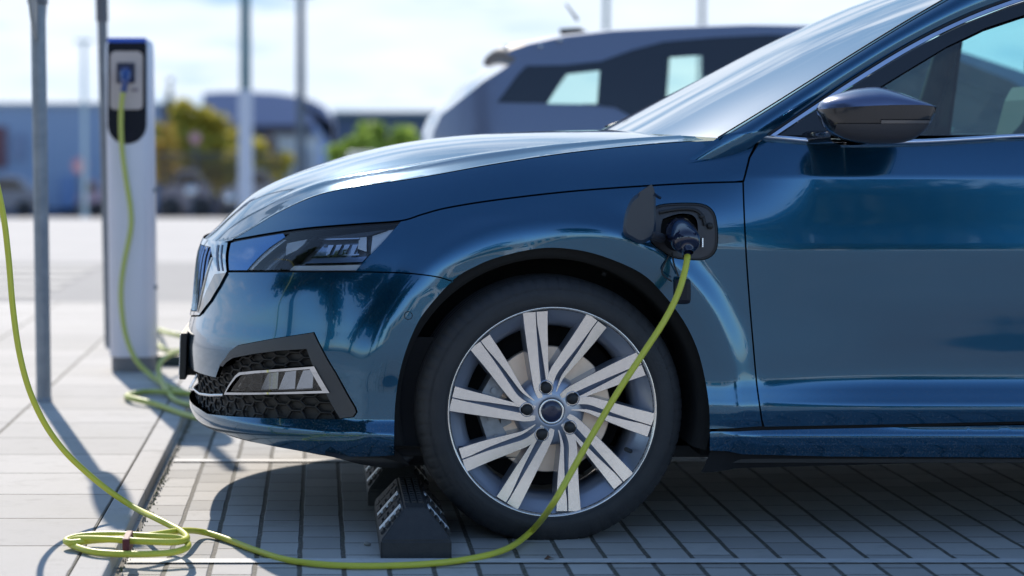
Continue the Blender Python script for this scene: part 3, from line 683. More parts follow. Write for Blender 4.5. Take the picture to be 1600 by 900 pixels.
# grille: chrome surround, cavity, slats
g_top = inv([(331, 387)])[0]; zt_ = g_top[1]; g_r = inv([(334, 402)])[0]; g_b = inv([(311.5, 487)])[0]; c_t = inv([(334, 377)])[0]; c_r = inv([(357.5, 380)])[0]
print('GRILLE', g_top, g_r, g_b, c_t, c_r, (s_g, z_g), (sg2, zg2), 'LQ', LQ)
go = [(0., c_t[1]), c_t, c_r, (s_g, z_g+.002), (sgm[0], sgm[1]+.002), (sg2, zg2+.002), (sg2*.55, zg2-.012), (0., zg2-.020)]
gi = [(0., zt_), g_top, g_r, g_b, (g_b[0]*.5, g_b[1]-.012), (0., g_b[1]-.014)]
grille = empty('grille', (-.34, YC, .6), car)
g1 = panel('g', go+gi[::-1], body, None, None, build=False, off=.004, skirt=.03, gap=.0005)
gv, gf, gn = join([g1, mir(g1)]); mesh_obj('chrome_surround', gv, gf, CHROME, grille, smooth=True, normals=gn)
g1 = panel('g', gi, body, None, None, build=False, off=-.05, skirt=0, gap=-.006, grid=.03)
gv, gf, gn = join([g1, mir(g1)]); mesh_obj('grille_cavity', gv, gf, VOID, grille, smooth=True, normals=gn)
for sgn in (1, -1):
    for k in range(16):
        s0 = .02+k*.049
        if s0 > g_r[0]-.01: break
        zhi = zt_-.001 if s0 < g_top[0] else float(np.interp(s0, [g_top[0], g_r[0]], [g_top[1], g_r[1]]))
        zlo = float(np.interp(s0, [0, g_b[0]*.5, g_b[0], g_r[0]], [g_b[1]-.012, g_b[1]-.010, g_b[1]+.002, g_r[1]]))
        if zhi-zlo < .02: break
        q = np.array([(s0, z) for z in np.linspace(zlo, zhi, 9)]); X = body(q)
        N = np.cross(body(q+[1e-3, 0])-X, body(q+[0, 1e-3])-X); N /= np.linalg.norm(N, axis=1)[:, None]; T = body(q+[1e-3, 0])-X; T /= np.linalg.norm(T, axis=1)[:, None]
        rows = [X-N*.04-T*.001, X-N*.000-T*.0022, X+N*.0035, X-N*.001+T*.0022, X-N*.04+T*.001]
        if sgn < 0: rows = [[(p[0], 2*YC-p[1], p[2]) for p in r] for r in rows]
        mb = MB(); vs2 = [tuple(p) for r in rows for p in r]; fs2 = []; mi = []
        for i in range(4):
            for j in range(8): fs2.append((i*9+j, i*9+j+1, (i+1)*9+j+1, (i+1)*9+j)); mi.append(1 if i in (1, 2) else 0)
        mesh_obj('grille_slat', vs2, fs2, None, grille, smooth=False, mats=[VOID, SATIN], fmats=mi)
facet = [(338, 429), (355.5, 427), (345, 447), (331, 470), (315, 491), (312.5, 489), (322, 462)]
panel('surround_facet', inv(facet), body, mat('smoked_chrome', (.30, .29, .29), .10, metal=1), grille, off=.0052, skirt=.002, gap=0, grid=.008, edge=.008, mirror=YC)
Q = np.array(densify([g_r, g_b], .02, False)); X = body(Q); mb = MB(); mb.tube(X+np.array((-.004, -.004, 0)), .0028, 6); both(mb, 'chrome_line', CHROME, grille)
for pxs in ((341.5, 344.5), (348.5, 350.5)):
    panel('surround_groove', inv([(pxs[0], 384), (pxs[1], 384), (pxs[1]+1, 424), (pxs[0]+1, 424)]), body, mat('groove_blue', (.03, .06, .14), .15, metal=.6), grille, off=.0052, skirt=.001, gap=0, grid=.01, edge=.01, mirror=YC)
# emblem-free number plate in its holder
plate = empty('number_plate', (-.378, YC, .40), car)
M_ = Matrix.Translation((-.378, YC, .400))@Matrix.Rotation(R(2), 4, 'Y')
mb = MB(); mb.box(-.006, .012, -.268, .268, -.066, .062, bev=.003, M=M_); mb.box(.01, .035, -.2, .2, -.06, .0, M=M_); mb.build('plate_holder', BLACK, plate)
mb = MB(); mb.box(-.0085, -.0065, -.26, .26, -.054, .056, M=M_); mb.build('plate_face', mat('white_plate', (.75, .76, .78), .35), plate)
# black undertray
up_ = [(.0, .2)]
mb = MB()
ut = S2P(np.linspace(.0, LQ+.02, 24), np.full(24, .19)); ut[:, 0] += .03
rows = [[(p[0], p[1]+.03, p[2]+.012) for p in ut], [(min(p[0]+.12, .18), min(p[1]+.10, YC), .165) for p in ut], [(.2, min(p[1]+.10, YC), .165) for p in ut]]
loft(None, rows, None, None, mb=mb); loft(None, [[(p[0], 2*YC-p[1], p[2]) for p in r] for r in rows], None, None, mb=mb)
mb.box(.17, 3.6, YC-.62, YC+.62, .17, .20); mb.box(1.0, 2.86, YC-.86, YC+.86, .19, .22)
mb.build('undertray', BLACK, car)
cs = np.linspace(0, LQ*.93, 40); rows = []
for z_, of_ in ((.205, .030), (.25, .062), (.33, .068), (.50, .068)):
    q_ = np.stack([cs, np.full(40, z_)], -1); X = body(q_); N = np.cross(body(q_+[1e-3, 0])-X, body(q_+[0, 1e-3])-X); N[:, 2] = 0; N /= np.linalg.norm(N, axis=1)[:, None]
    rows.append([tuple(p) for p in X-N*of_])
mb = MB(); loft(None, rows, None, None, mb=mb); both(mb, 'bumper_light_baffle', VOID, car)  # unseen wall added to stop sunlight leaking through the intake
q_ = np.stack([cs, np.full(40, .236)], -1); X = body(q_); N = np.cross(body(q_+[1e-3, 0])-X, body(q_+[0, 1e-3])-X); N[:, 2] = 0; N /= np.linalg.norm(N, axis=1)[:, None]
mb = MB(); loft(None, [[tuple(p) for p in X-N*.002], [tuple(p+np.array((0, 0, -.012))) for p in X-N*.05], [(.15, p[1]*.5+YC*.5, .215) for p in rows[0]]], None, None, mb=mb); both(mb, 'bumper_light_seal', VOID, car)  # unseen sheet added to close a sunlight leak behind the chin
# air deflector in front of the wheel
dfl = at(np.array([508, 560, 600, 622, 640, 650]), np.array([711, 714, 714, 713, 712, 710]), 5.56); dfl2 = at(np.array([520, 565, 598, 618, 632, 640]), np.array([714, 726, 731, 732, 730, 722]), 5.57)
mb = MB(); r1 = list(dfl); r2 = list(dfl2); loft(None, [[(p[0], p[1]+.05, p[2]+.02) for p in r1], r1, r2, [(p[0], p[1]+.10, p[2]) for p in r2], [(p[0], p[1]+.10, p[2]+.06) for p in r1]], None, None, mb=mb)
both(mb, 'air_deflector', BLACK, car)
# wheelhouse liners
def liner(xw, sg):
    mb = MB(); y0 = YC-sg*(HW-.050); ang = np.linspace(-.28, math.pi+.28, 40)
    rows = []
    for (dy, r) in ((0, .402), (.004, .378), (.02, .366), (.30, .360)):
        rows.append([(xw+r*1.01*math.cos(a), y0+sg*dy, ZW+r*math.sin(a)) for a in ang])
    loft(None, rows, None, None, mb=mb)
    rr = rows[-1]; mb.add([(xw, y0+sg*.30, ZW)]+rr, [(0, i+1, i+2) for i in range(len(rr)-1)])
    mb.tube([(xw+.355*math.cos(a), y0+sg*.05, ZW+.355*math.sin(a)) for a in np.linspace(1.15, 1.18, 3)], .006, 6)
    mb.build('wheelhouse_liner', LINER, car)
for xw in (XW, XW+2.686):
    for sg in (1, -1): liner(xw, sg)
# a ribbed edge of the liner along the arch and the mud strip behind the wheel
ms = at(np.array([1100, 1106, 1110]), np.array([600, 660, 706]), 5.50)
# ---------------- wheels
def wheel(xw, sg, steer, full=True):
    yo = YW if sg > 0 else 2*YC-YW
    w = empty('wheel', (xw+.004-1.6, yo-YC, ZW-.011), car)
    def fin(o):
        o.location = (0, 0, 0); return o
    def B_(mb, name, m):      # geometry is made about the hub, +Y pointing into the car
        me_o = mb.build(name, m, None)
        me = me_o.data; off = me_o.location.copy()
        k_ = 1. if name in ('tyre', 'brake_disc', 'brake_caliper', 'splash_shield') else 1.022
        for v in me.vertices: v.co += off; v.co.x *= k_; v.co.z *= k_
        me_o.location = (0, 0, 0); me_o.parent = w; return me_o
    RT = .331; nn_ = 70*6
    def jit(k, j):
        if k in (5, 6) and (j % 6) in (0,): return -.0028
        if k in (7, 8) and (j % 6) in (0,): return -.0035
        return 0
    tp = [(.252, .006), (.257, -.006), (.2635, -.0105), (.276, -.0145), (.294, -.0125), (.3095, -.003), (.3175, .004), (.3245, .014), (.3285, .028), (.3305, .050), (.331, .07)]
    tp = [(r+(.0035 if r > .3 else 0), h) for r, h in tp]
    back = [(.331, .145), (.325, .19), (.30, .212), (.26, .205), (.248, .195)]
    mid = []
    for g in (.052, .085, .118, .150):
        mid += [(.334, g-.004), (.327, g-.0035), (.327, g+.0035), (.334, g+.004)]
    prof_ = tp[:9]+[(.334, .042)]+mid+[(.333, .165)]+back[1:]
    mb = MB(); mb.lathe(prof_, (0, 0, 0), 'y', nn_, jit=jit)
    for rr_, hh_ in ((.2665, -.0118), (.3045, -.0072), (.3075, -.0052)): mb.lathe([(rr_-.0007, hh_+.001), (rr_, hh_-.0012), (rr_+.0007, hh_+.001)], (0, 0, 0), 'y', 160)
    # moulded sidewall blocks, too small to read as letters
    for a_ in np.concatenate([np.arange(200, 232, 3.1), np.arange(20, 46, 2.9), np.arange(96, 120, 3.3)]):
        a_ = R(a_); ca, sa = math.cos(a_), math.sin(a_); w2 = .0042; tx, tz = -sa*w2, ca*w2
        mb.add([(r_*ca+s_*tx, h_, r_*sa+s_*tz) for r_, h_ in ((.279, -.0154), (.290, -.0144)) for s_ in (-1, 1)], [(0, 1, 3, 2)], False)
    B_(mb, 'tyre', RUBBER)
    mb = MB(); mb.lathe([(.2475, .004), (.2515, -.0065), (.2545, -.0085), (.2550, -.007), (.2545, -.002)], (0, 0, 0), 'y', 128); B_(mb, 'rim_flange', MACHINED)
    mb = MB(); mb.lathe([(.2475, .002), (.2440, .006), (.2370, .014), (.2230, .026), (.2110, .040), (.2060, .052), (.2040, .07), (.206, .12), (.215, .17), (.23, .19), (.245, .2)], (0, 0, 0), 'y', 128); B_(mb, 'rim_barrel', SILVER)
    # hub face
    mb = MB(); mb.lathe([(.088, .055), (.084, .030), (.074, .020), (.060, .014), (.046, .0095), (.036, .0075), (.031, .0075), (.0305, .014)], (0, 0, 0), 'y', 60); mb.lathe([(.0305, .0055), (.0265, .0035), (.0255, .006)], (0, 0, 0), 'y', 40, mi=1); B_(mb, 'hub', [SILVER, MACHINED])
    mb = MB(); mb.lathe([(.0255, .0065), (.024, .0045), (.012, .003), (.0005, .0028)], (0, 0, 0), 'y', 40); B_(mb, 'centre_cap', NAVY)
    base_rot = R(103)
    for k in range(5):
        for fam in (0, 1):
            a0 = k*2*math.pi/5
            if fam == 0: knots = [(.040, R(122), .012), (.06, R(114), .0185), (.09, R(108), .0215), (.12, R(105), .0235), (.16, R(102.6), .0262), (.20, R(101.2), .0285), (.2445, R(100), .0312)]
            else: knots = [(.040, R(89), .010), (.06, R(87), .0150), (.085, R(83.3), .0195), (.12, R(75), .0225), (.16, R(69.2), .0255), (.20, R(66), .028), (.2445, R(64), .0305)]
            rs = np.linspace(.040, .2460, 22); an = pchip([q[0] for q in knots], [q[1] for q in knots], rs)+a0; hw = pchip([q[0] for q in knots], [q[2] for q in knots], rs)
            cen = np.stack([rs*np.cos(an), rs*np.sin(an)], -1); rows = []
            dcen = np.gradient(cen, axis=0); dcen /= np.linalg.norm(dcen, axis=1)[:, None]; nrm = np.stack([-dcen[:, 1], dcen[:, 0]], -1)
            for i, r in enumerate(rs):
                u = (r-.04)/.206
                face = .0085-.010*u+.004*math.sin(u*math.pi)        # the faces run out to the rim flange
                e1 = -.80+.68*min(1, u*1.15); e2 = .02-.04*u; gd = .016*(1-u)**.7+.004
                prof_s = [(-1.10, face+.050), (-1.0, face+.005), (-.97, face+.002), (e1, face+.002), (e1+.05, face+gd), (e2-.02, face+gd*.45), (e2, face), (.96, face), (1.0, face+.0035), (1.10, face+.050)]
                rows.append([(cen[i, 0]+nrm[i, 0]*q*hw[i], d, cen[i, 1]+nrm[i, 1]*q*hw[i]) for q, d in prof_s])
            mb = MB(); kk = len(rows[0]); vs2 = [p for r in rows for p in r]; fs2 = []; mi = []
            for i in range(len(rows)-1):
                for j in range(kk-1): fs2.append((i*kk+j, i*kk+j+1, (i+1)*kk+j+1, (i+1)*kk+j)); mi.append(1 if j in (2, 6) else 0)
            mb.v = vs2; mb.f = fs2; mb.s = [False]*len(fs2); mb.m = mi
            B_(mb, 'spoke', [SILVER, MACHINED])
        a = base_rot+k*2*math.pi/5
        c = (.0595*math.cos(a), 0, .0595*math.sin(a))
        mb = MB(); mb.lathe([(.0205, .030), (.0195, .012), (.0170, .0065), (.0160, .0075), (.0155, .02)], c, 'y', 28, mi=1); mb.lathe([(.0142, .020), (.0140, .006), (.0128, .001), (.009, -.002), (.004, -.003), (.0002, -.0032)], c, 'y', 20); B_(mb, 'lug_cap', [BLACK, SILVER])
    mb = MB(); a = R(-27); mb.tube([(.226*math.cos(a), .03, .226*math.sin(a)), (.205*math.cos(a), .004, .205*math.sin(a))], .0055, 10); B_(mb, 'valve', BLACK)
    # disc and caliper do not turn but belong to the wheel group
    mb = MB(); mb.lathe([(.07, .058), (.156, .058), (.158, .060), (.158, .08), (.07, .08)], (0, 0, 0), 'y', 72, smooth=False); mb.lathe([(.0, .045), (.072, .045), (.078, .058)], (0, 0, 0), 'y', 40, mi=1, smooth=False); B_(mb, 'brake_disc', [ROTOR, CAST])
    mb = MB(); pr = [(r*math.cos(a), r*math.sin(a)) for r, a in [(.125, R(152)), (.17, R(150)), (.176, R(165)), (.178, R(182)), (.172, R(205)), (.165, R(213)), (.122, R(208)), (.13, R(190)), (.13, R(170))]]
    mb.prism(pr, .032, .10); mb.prism([(r*math.cos(a), r*math.sin(a)) for r, a in [(.10, R(176)), (.128, R(170)), (.128, R(200)), (.10, R(198))]], .036, .08)
    for aa in (160, 186, 206): mb.lathe([(.008, .034), (.008, .024), (.0005, .024)], (.15*math.cos(R(aa)), 0, .15*math.sin(R(aa))), 'y', 8, smooth=False)
    B_(mb, 'brake_caliper', CAST)
    mb = MB(); mb.lathe([(.0, .15), (.205, .15)], (0, 0, 0), 'y', 40); B_(mb, 'splash_shield', VOID)
    w.rotation_euler = (0, 0, steer if sg > 0 else steer+math.pi)
    return w
wheel(XW, 1, R(4.2)); wheel(XW, -1, R(4.2)); wheel(XW+2.686, 1, 0); wheel(XW+2.686, -1, 0)
# ---------------- cabin
def SG(x, z): return 5.545+.40*(z-.99)+.05*np.clip(z-1.25, 0, None)
def side_at(px, py):      # a picture point on the tumblehome of the side glass
    z = 1.1
    for _ in range(30):
        p = at(px, py, 5.545+.40*(z-.99)+.05*max(0, z-1.25)); z = float(p[2])
    return p
WL = [(1122, 215.5), (1200, 168), (1300, 105), (1400, 43), (1475, -1), (1560, -50), (1620, -80)]
QO = [(1198, 212), (1262, 168), (1335, 119.5), (1420, 68), (1500, 27), (1575, -3), (1660, -30)]
E = [side_at(*p) for p in spline(WL, 5)]; Qo = [side_at(*p) for p in spline(QO, 5)]
rows = []
for j in range(9):
    t = j/8; rows.append([tuple(np.array(E[0])*(1-t)+np.array(Qo[0])*t+np.array((-.075, .012, -.055)))]+[tuple(np.array(E[i])*(1-t)+np.array(Qo[i])*t+np.array((-.25, -1, .35))*.016*(1-(2*t-1)**2)+np.array((0, .012, 0))*(1-t)**2) for i in range(len(E))])
mb = MB(); loft(None, rows, None, None, mb=mb, flip=True); both(mb, 'a_pillar', PAINT, car)
# windscreen: from the near edge over the bowed centre to the far edge
Cx = [(.800, 1.012), (.88, 1.052), (1.10, 1.166), (1.30, 1.268), (1.545, 1.378), (1.72, 1.432), (1.84, 1.46)]
Ed = [np.array(E[i]) for i in np.linspace(0, len(E)-1, 25).astype(int)]; Cc = spline(Cx, 4)
Cc = [Cc[i] for i in np.linspace(0, len(Cc)-1, 25).astype(int)]
rows = []
for v in np.linspace(-1, 1, 33):
    r = []
    for e, c in zip(Ed, Cc):
        w = abs(v)**2.3; y = YC+np.sign(v)*(-1)*(YC-e[1])*abs(v)
        r.append((c[0]*(1-w)+e[0]*w, YC-v*(YC-e[1]), c[1]*(1-w)+e[2]*w))
    rows.append(r)
loft('windscreen', rows, GLASS_W, car, flip=False)
mb = MB(); mb.tube([np.array(e)+np.array((.0, .001, .001)) for e in E], .0022, 6); both(mb, 'windscreen_seal', BLACK, car)
# roof and side frames behind
RC = [(1.84, 1.46), (2.1, 1.492), (2.6, 1.50), (3.1, 1.475), (3.5, 1.40)]; RE = [tuple(E[-1][[0, 2]]), (2.2, 1.425), (2.6, 1.43), (3.1, 1.40), (3.5, 1.32)]
a_ = spline(RC, 6); b_ = spline(RE, 6); rows = []
for v in np.linspace(-1, 1, 25):
    rows.append([(c[0]*(1-abs(v)**2.5)+e[0]*abs(v)**2.5, YC-v*(YC-float(SG(e[0], e[1]))), c[1]*(1-abs(v)**3)+e[1]*abs(v)**3) for c, e in zip(a_, b_)])
loft('roof', rows, PAINT, car)
rows = [];
for v in np.linspace(-1, 1, 13): rows.append([(3.5+.5*t, YC-v*(.66+.08*t), 1.40-.08*abs(v)**3-.33*t) for t in np.linspace(0, 1, 6)])
loft('rear_window', rows, GLOSSBLACK, car)
rows = []
for v in np.linspace(-1, 1, 13): rows.append([(4.0+.08*math.sin(t*3), YC-v*.76, 1.07-.85*t) for t in np.linspace(0, 1, 8)])
loft('tailgate', rows, PAINT, car)
# chrome strip round the side window
def strip(pin, pout, lift, name, m, mirror=True, n=6, ymap=side_at):
    a = [np.array(ymap(*p)) for p in spline(pin, n)]; b = [np.array(ymap(*p)) for p in spline(pout, n)]
    L = np.array((0, -lift, 0)); rows = [[x+L*.0 for x in a], [x*.85+y*.15+L for x, y in zip(a, b)], [x*.15+y*.85+L for x, y in zip(a, b)], [y+L*.0 for y in b]]
    rows = [[tuple(q) for q in r] for r in rows]; mb = MB(); loft(None, rows, None, None, mb=mb, smooth=False, flip=True)
    return both(mb, name, m, car)
CH_O = [(1201, 211.5), (1262, 170), (1335, 121.5), (1420, 70), (1500, 30.5), (1575, 1), (1660, -26)]
CH_I = [(1212, 212.5), (1272, 172.5), (1342, 127.5), (1425, 77), (1504, 37), (1579, 8), (1662, -18)]
strip(CH_O, CH_I, .008, 'window_trim', SATIN)
strip([(1198, 209), (1262, 167.5), (1335, 119), (1420, 67), (1500, 26.5), (1575, -3), (1660, -30)], [(1201, 212), (1262, 170.5), (1335, 122), (1420, 70.5), (1500, 31), (1575, 1.5), (1660, -25)], .004, 'roof_seal', BLACK)
belt_c = inv([(1190, 213), (1225, 216), (1262, 219.5), (1330, 223), (1430, 221.5), (1520, 217), (1600, 212.5)])
bs = [q[0] for q in belt_c]+[LQ+2.2-XS, LQ+2.9-XS]; bz = [q[1] for q in belt_c]+[belt_c[-1][1]+.003, belt_c[-1][1]+.010]; sd = np.linspace(bs[0], bs[-1], 90)
print('BELT', bs, bz)
mb = MB(); pb_ = list(S2P(sd, pchip(bs, bz, sd)))
rows = [[tuple(p+np.array(o)) for p in pb_] for o in ((0, .000, .006), (0, -.009, .0065), (0, -.0135, .002), (0, -.012, -.0045), (0, -.002, -.005))]
loft(None, rows, None, None, mb=mb, flip=True); both(mb, 'window_trim', SATIN, car)
# black door frame inside the chrome strip, mirror triangle, B pillar
def sidemap(Q): return np.stack([Q[:, 0], SG(Q[:, 0], Q[:, 1]), Q[:, 1]], -1)
def xz(pts): return [(float(side_at(*p)[0]), float(side_at(*p)[2])) for p in pts]
fr_o = xz([(1214, 211), (1272, 172.5), (1342, 127.5), (1425, 77), (1504, 37), (1579, 8), (1662, -18)])+[(2.02, 1.405), (2.02, 1.0)]
gl_i = xz([(1368, 211), (1368, 140), (1420, 108), (1480, 72), (1540, 43), (1600, 23), (1660, 8)])+[(1.95, 1.375), (1.95, 1.005)]
panel('window_frame', fr_o, sidemap, GLOSSBLACK, car, holes=[gl_i], off=-.002, gap=0, mirror=YC, grid=.03, skirt=.02)
panel('side_window', gl_i, sidemap, GLASS_S, car, off=-.010, gap=-.002, mirror=YC, grid=.05, skirt=0)
panel('side_window', [(2.02, 1.0), (2.02, 1.405), (2.6, 1.41), (3.1, 1.36), (3.42, 1.08), (3.3, 1.02)], sidemap, GLASS_S, car, off=-.004, gap=0, mirror=YC, grid=.05, skirt=0)
# interior
mb = MB(); mb.box(.98, 1.42, YC-.72, YC+.72, .72, .97, bev=.05); mb.box(1.05, 3.6, YC-.8, YC+.8, .22, .30); mb.box(1.30, 1.45, YC-.60, YC-.16, .93, 1.00, bev=.03); mb.build('dashboard', SEATM, car)
for sg in (-1, 1):
    yc_ = YC+sg*.37; s_ = empty('seat', (.5, sg*.37, .3), car)
    mb = MB(); mb.box(1.55, 2.05, yc_-.25, yc_+.25, .45, .60, bev=.05); mb.build('cushion', SEATM, s_)
    M_ = Matrix.Translation((2.13, yc_, .88))@Matrix.Rotation(R(14), 4, 'Y'); mb = MB(); mb.box(-.07, .07, -.25, .25, -.36, .28, bev=.06, M=M_); mb.build('seat_back', SEATM, s_)
    M_ = Matrix.Translation((2.20, yc_, 1.27))@Matrix.Rotation(R(10), 4, 'Y'); mb = MB(); mb.box(-.05, .05, -.13, .13, -.09, .09, bev=.04, M=M_); mb.build('headrest', SEATM, s_)
    mb = MB(); pl_ = [(1.90, YC+sg*.755, .98), (2.0, YC+sg*.70, 1.38)]; mb.tube(pl_, .035, 8); mb.build('b_pillar', BLACK, car)
M_ = Matrix.Translation((1.53, YC-.37, 1.0))@Matrix.Rotation(R(64), 4, 'Y'); mb = MB(); mb.tube([M_@Vector((.18*math.cos(a), .18*math.sin(a), 0)) for a in np.linspace(0, 2*math.pi, 33)[:-1]], .015, 8, closed=True); mb.tube([M_@Vector((-.18, 0, 0)), M_@Vector((.18, 0, 0))], .02, 8); mb.build('steering_wheel', BLACK, car)
# diagonal seat-belt line seen through the glass
mb = MB(); mb.box(1.0, 3.5, YC-.70, YC+.70, .20, .24); mb.build('floor_pan', BLACK, car)
mb = MB(); mb.box(1.49, 1.53, YC-.10, YC+.10, 1.24, 1.30, bev=.012); mb.build('rear_view_mirror', BLACK, car)
# cowl and wipers
mb = MB(); rows = [[(.79+.19*abs(v)**2.2, YC+v*.80, hood_z(np.array([.79+.19*abs(v)**2.2]), np.array([YC+v*.80]))[0]-.010) for v in np.linspace(-1, 1, 21)], [(.87+.17*abs(v)**2.2, YC+v*.82, 1.018-.03*abs(v)**2) for v in np.linspace(-1, 1, 21)]]
loft(None, rows, None, None, mb=mb, flip=True); mb.build('cowl', BLACK, car)
for (p0, p1, p2) in (((968, 203, 6.35), (985, 200, 6.30), (1048, 208, 5.95)), ((952, 200, 6.75), (1010, 176, 6.7), (1080, 140, 6.7))):
    q = [at(p[0], p[1], p[2]) for p in (p0, p1, p2)]
    mb = MB(); mb.tube(q, [.009, .007, .005], 8); mb.tube([q[0]+np.array((0, 0, -.03)), q[0]+np.array((-.004, 0, .008))], .009, 10); mb.build('wiper', BLACK, car)
# ---------------- door mirror: lofted shell, station by station along the car
mir_e = empty('door_mirror', (at(1360, 180, 5.38)[0]-1.6, 5.38-YC, 1.03), car)
st = [(1277, 168, 171, 173, .010), (1282, 160, 170.5, 186, .035), (1295, 151, 169.5, 205, .060), (1315, 144.5, 168, 217, .085), (1340, 138.5, 166.5, 223, .100), (1365, 136, 165.5, 225, .108), (1390, 141, 165, 225, .108), (1415, 150, 165, 221, .104), (1437, 159.5, 166, 206, .094), (1448, 164.5, 168.5, 188, .082)]
st2 = []
S_ = np.array(st, float)
for t in np.linspace(0, len(st)-1, 46): st2.append([float(np.interp(t, range(len(st)), S_[:, k])) for k in range(5)])
ku = np.arange(len(st)); tt = np.linspace(0, len(st)-1, 46)
st2 = np.stack([pchip(ku, S_[:, k], tt) for k in range(5)], -1)
YMR = 5.37
def mrow(s, part):
    px, zt2, zm, zb2, d = s
    T = at(px, zt2, YMR)[2]; Mz = at(px, zm, YMR)[2]; Bz = at(px, zb2, YMR)[2]; x = at(px, zm, YMR)[0]; r = []
    if part == 'cap': ang = np.linspace(0, math.pi, 15); return [(x, YMR-d*math.cos(a)*(1 if math.cos(a) > 0 else .9), Mz+(T-Mz)*(math.sin(a)**.9)) for a in ang]
    if part == 'low': ang = np.linspace(0, math.pi, 17); return [(x, YMR-(d-.003)*np.sign(math.cos(a))*abs(math.cos(a))**.62, Mz+(Bz-Mz)*abs(math.sin(a))**.8) for a in ang]
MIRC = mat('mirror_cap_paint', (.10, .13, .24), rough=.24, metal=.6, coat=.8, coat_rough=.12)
MIRB = mat('mirror_housing_black', (.014, .016, .022), rough=.16, coat=.5)
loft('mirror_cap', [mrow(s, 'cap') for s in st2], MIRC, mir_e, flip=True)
loft('mirror_housing', [mrow(s, 'low') for s in st2], MIRB, mir_e)
cap_end = mrow(st2[-1], 'cap')+mrow(st2[-1], 'low')[::-1][1:-1]
mesh_obj('mirror_rim', cap_end, [tuple(range(len(cap_end)))], BLACK, mir_e)
cx_ = np.mean(cap_end, 0); mesh_obj('mirror_glass', [tuple(cx_+(np.array(p)-cx_)*.9+np.array((.002, 0, 0))) for p in cap_end], [tuple(range(len(cap_end)))], REFL, mir_e)
# lower grey shell with the indicator strip in front of it
lo = [s for s in st2 if 1297 < s[0] < 1446]; rows = []
for s in lo:
    px, zt2, zm, zb2, d = s; rr = []
    for t in np.linspace(0, 1, 8):
        py = 194+t*(min(zb2-1, 224)-194); z = at(px, py, YMR)[2]; Mz = at(px, zm, YMR)[2]; Bz = at(px, zb2, YMR)[2]
        sa_ = min(1, max(0, (Mz-z)/(Mz-Bz)))**(1/.8); c_ = math.sqrt(max(0, 1-sa_*sa_)); rr.append((at(px, zm, YMR)[0], YMR-(d-.003)*c_**.62-.004, z))
    rows.append(rr)
loft('lower_shell', rows, mat('mirror_foot_grey', (.05, .048, .055), .42), mir_e, flip=False)
rows = []
for s in [s for s in st2 if 1358 < s[0] < 1447]:
    px, zt2, zm, zb2, d = s; rr = []
    for py in (188.5, 190.5, 193.5):
        z = at(px, py, YMR)[2]; Mz = at(px, zm, YMR)[2]; Bz = at(px, zb2, YMR)[2]; sa_ = min(1, max(0, (Mz-z)/(Mz-Bz)))**(1/.8); c_ = math.sqrt(max(0, 1-sa_*sa_)); rr.append((at(px, zm, YMR)[0], YMR-(d-.003)*c_**.62-.0055, z))
    rows.append(rr)
loft('indicator_strip', rows, mat('indicator_lens', (.12, .11, .11), .2, coat=.6), mir_e)
a0 = at(1330, 214, 5.40); a1 = at(1300, 216, 5.50); a2 = at(1275, 216, 5.58)
rows = []
for c, w_, h_ in ((a0, .050, .020), (a1, .048, .018), (a2, .052, .020)):
    rows.append([(c[0]+w_*math.cos(t)*(1), c[1], c[2]+h_*np.sign(math.sin(t))*abs(math.sin(t))**.5) for t in np.linspace(0, 2*math.pi, 17)[:-1]])
loft('mirror_arm', rows, MIRB, mir_e, closed=True)
# ---------------- charging port
port = empty('charging_port', (at(1065, 362, 5.5)[0]-1.6, 5.5-YC, .76), car)
pp = inv(PORT)
PIN = arcpts([(1036, 342), (1060, 334), (1082, 336), (1090, 350), (1088, 380), (1074, 392), (1050, 390), (1037, 376), (1033, 358), (1036, 342)], 3)[:-1]
panel('port_bezel', pp, body, PORTM, port, holes=[inv(PIN)], off=-.0025, gap=.0005, skirt=.02, grid=.01)
rim_p = [(p[0]+(p[0]-1066)*-.045, p[1]+(p[1]-362)*-.06) for p in PORT]
panel('port_gasket', pp, body, BLACK, port, holes=[inv(rim_p)], off=.0006, gap=.0002, skirt=.012, grid=.01)
panel('port_recess', inv(PIN), body, VOID, port, off=-.05, gap=-.008, skirt=0, grid=.01)
# moulded details inside the bezel
mb = MB()
for px, py, r in ((1109, 353, .006), (1096, 338, .005)):
    c = S2P(*[np.array([q]) for q in inv([(px, py)])[0]])[0]; mb.lathe([(r*1.4, -.001), (r*1.3, -.005), (r, -.007), (.0003, -.0075)], (c[0], c[1], c[2]), 'y', 16)
mb.build('port_lock', BLACK, port)
gr = inv([(1030, 332), (1060, 327), (1085, 328), (1097, 338), (1101, 352)]); X = S2P(np.array([q[0] for q in gr]), np.array([q[1] for q in gr])); mb = MB(); mb.tube([p+np.array((0, -.002, 0)) for p in spline(X, 5)], .0045, 6); mb.build('port_moulding', BLACK, port)
gr = inv([(1097, 372), (1097, 386)]); X = S2P(np.array([q[0] for q in gr]), np.array([q[1] for q in gr])); mb = MB(); mb.tube([p+np.array((0, -.003, 0)) for p in X], .0035, 6); mb.build('port_lamp', SATIN, port)
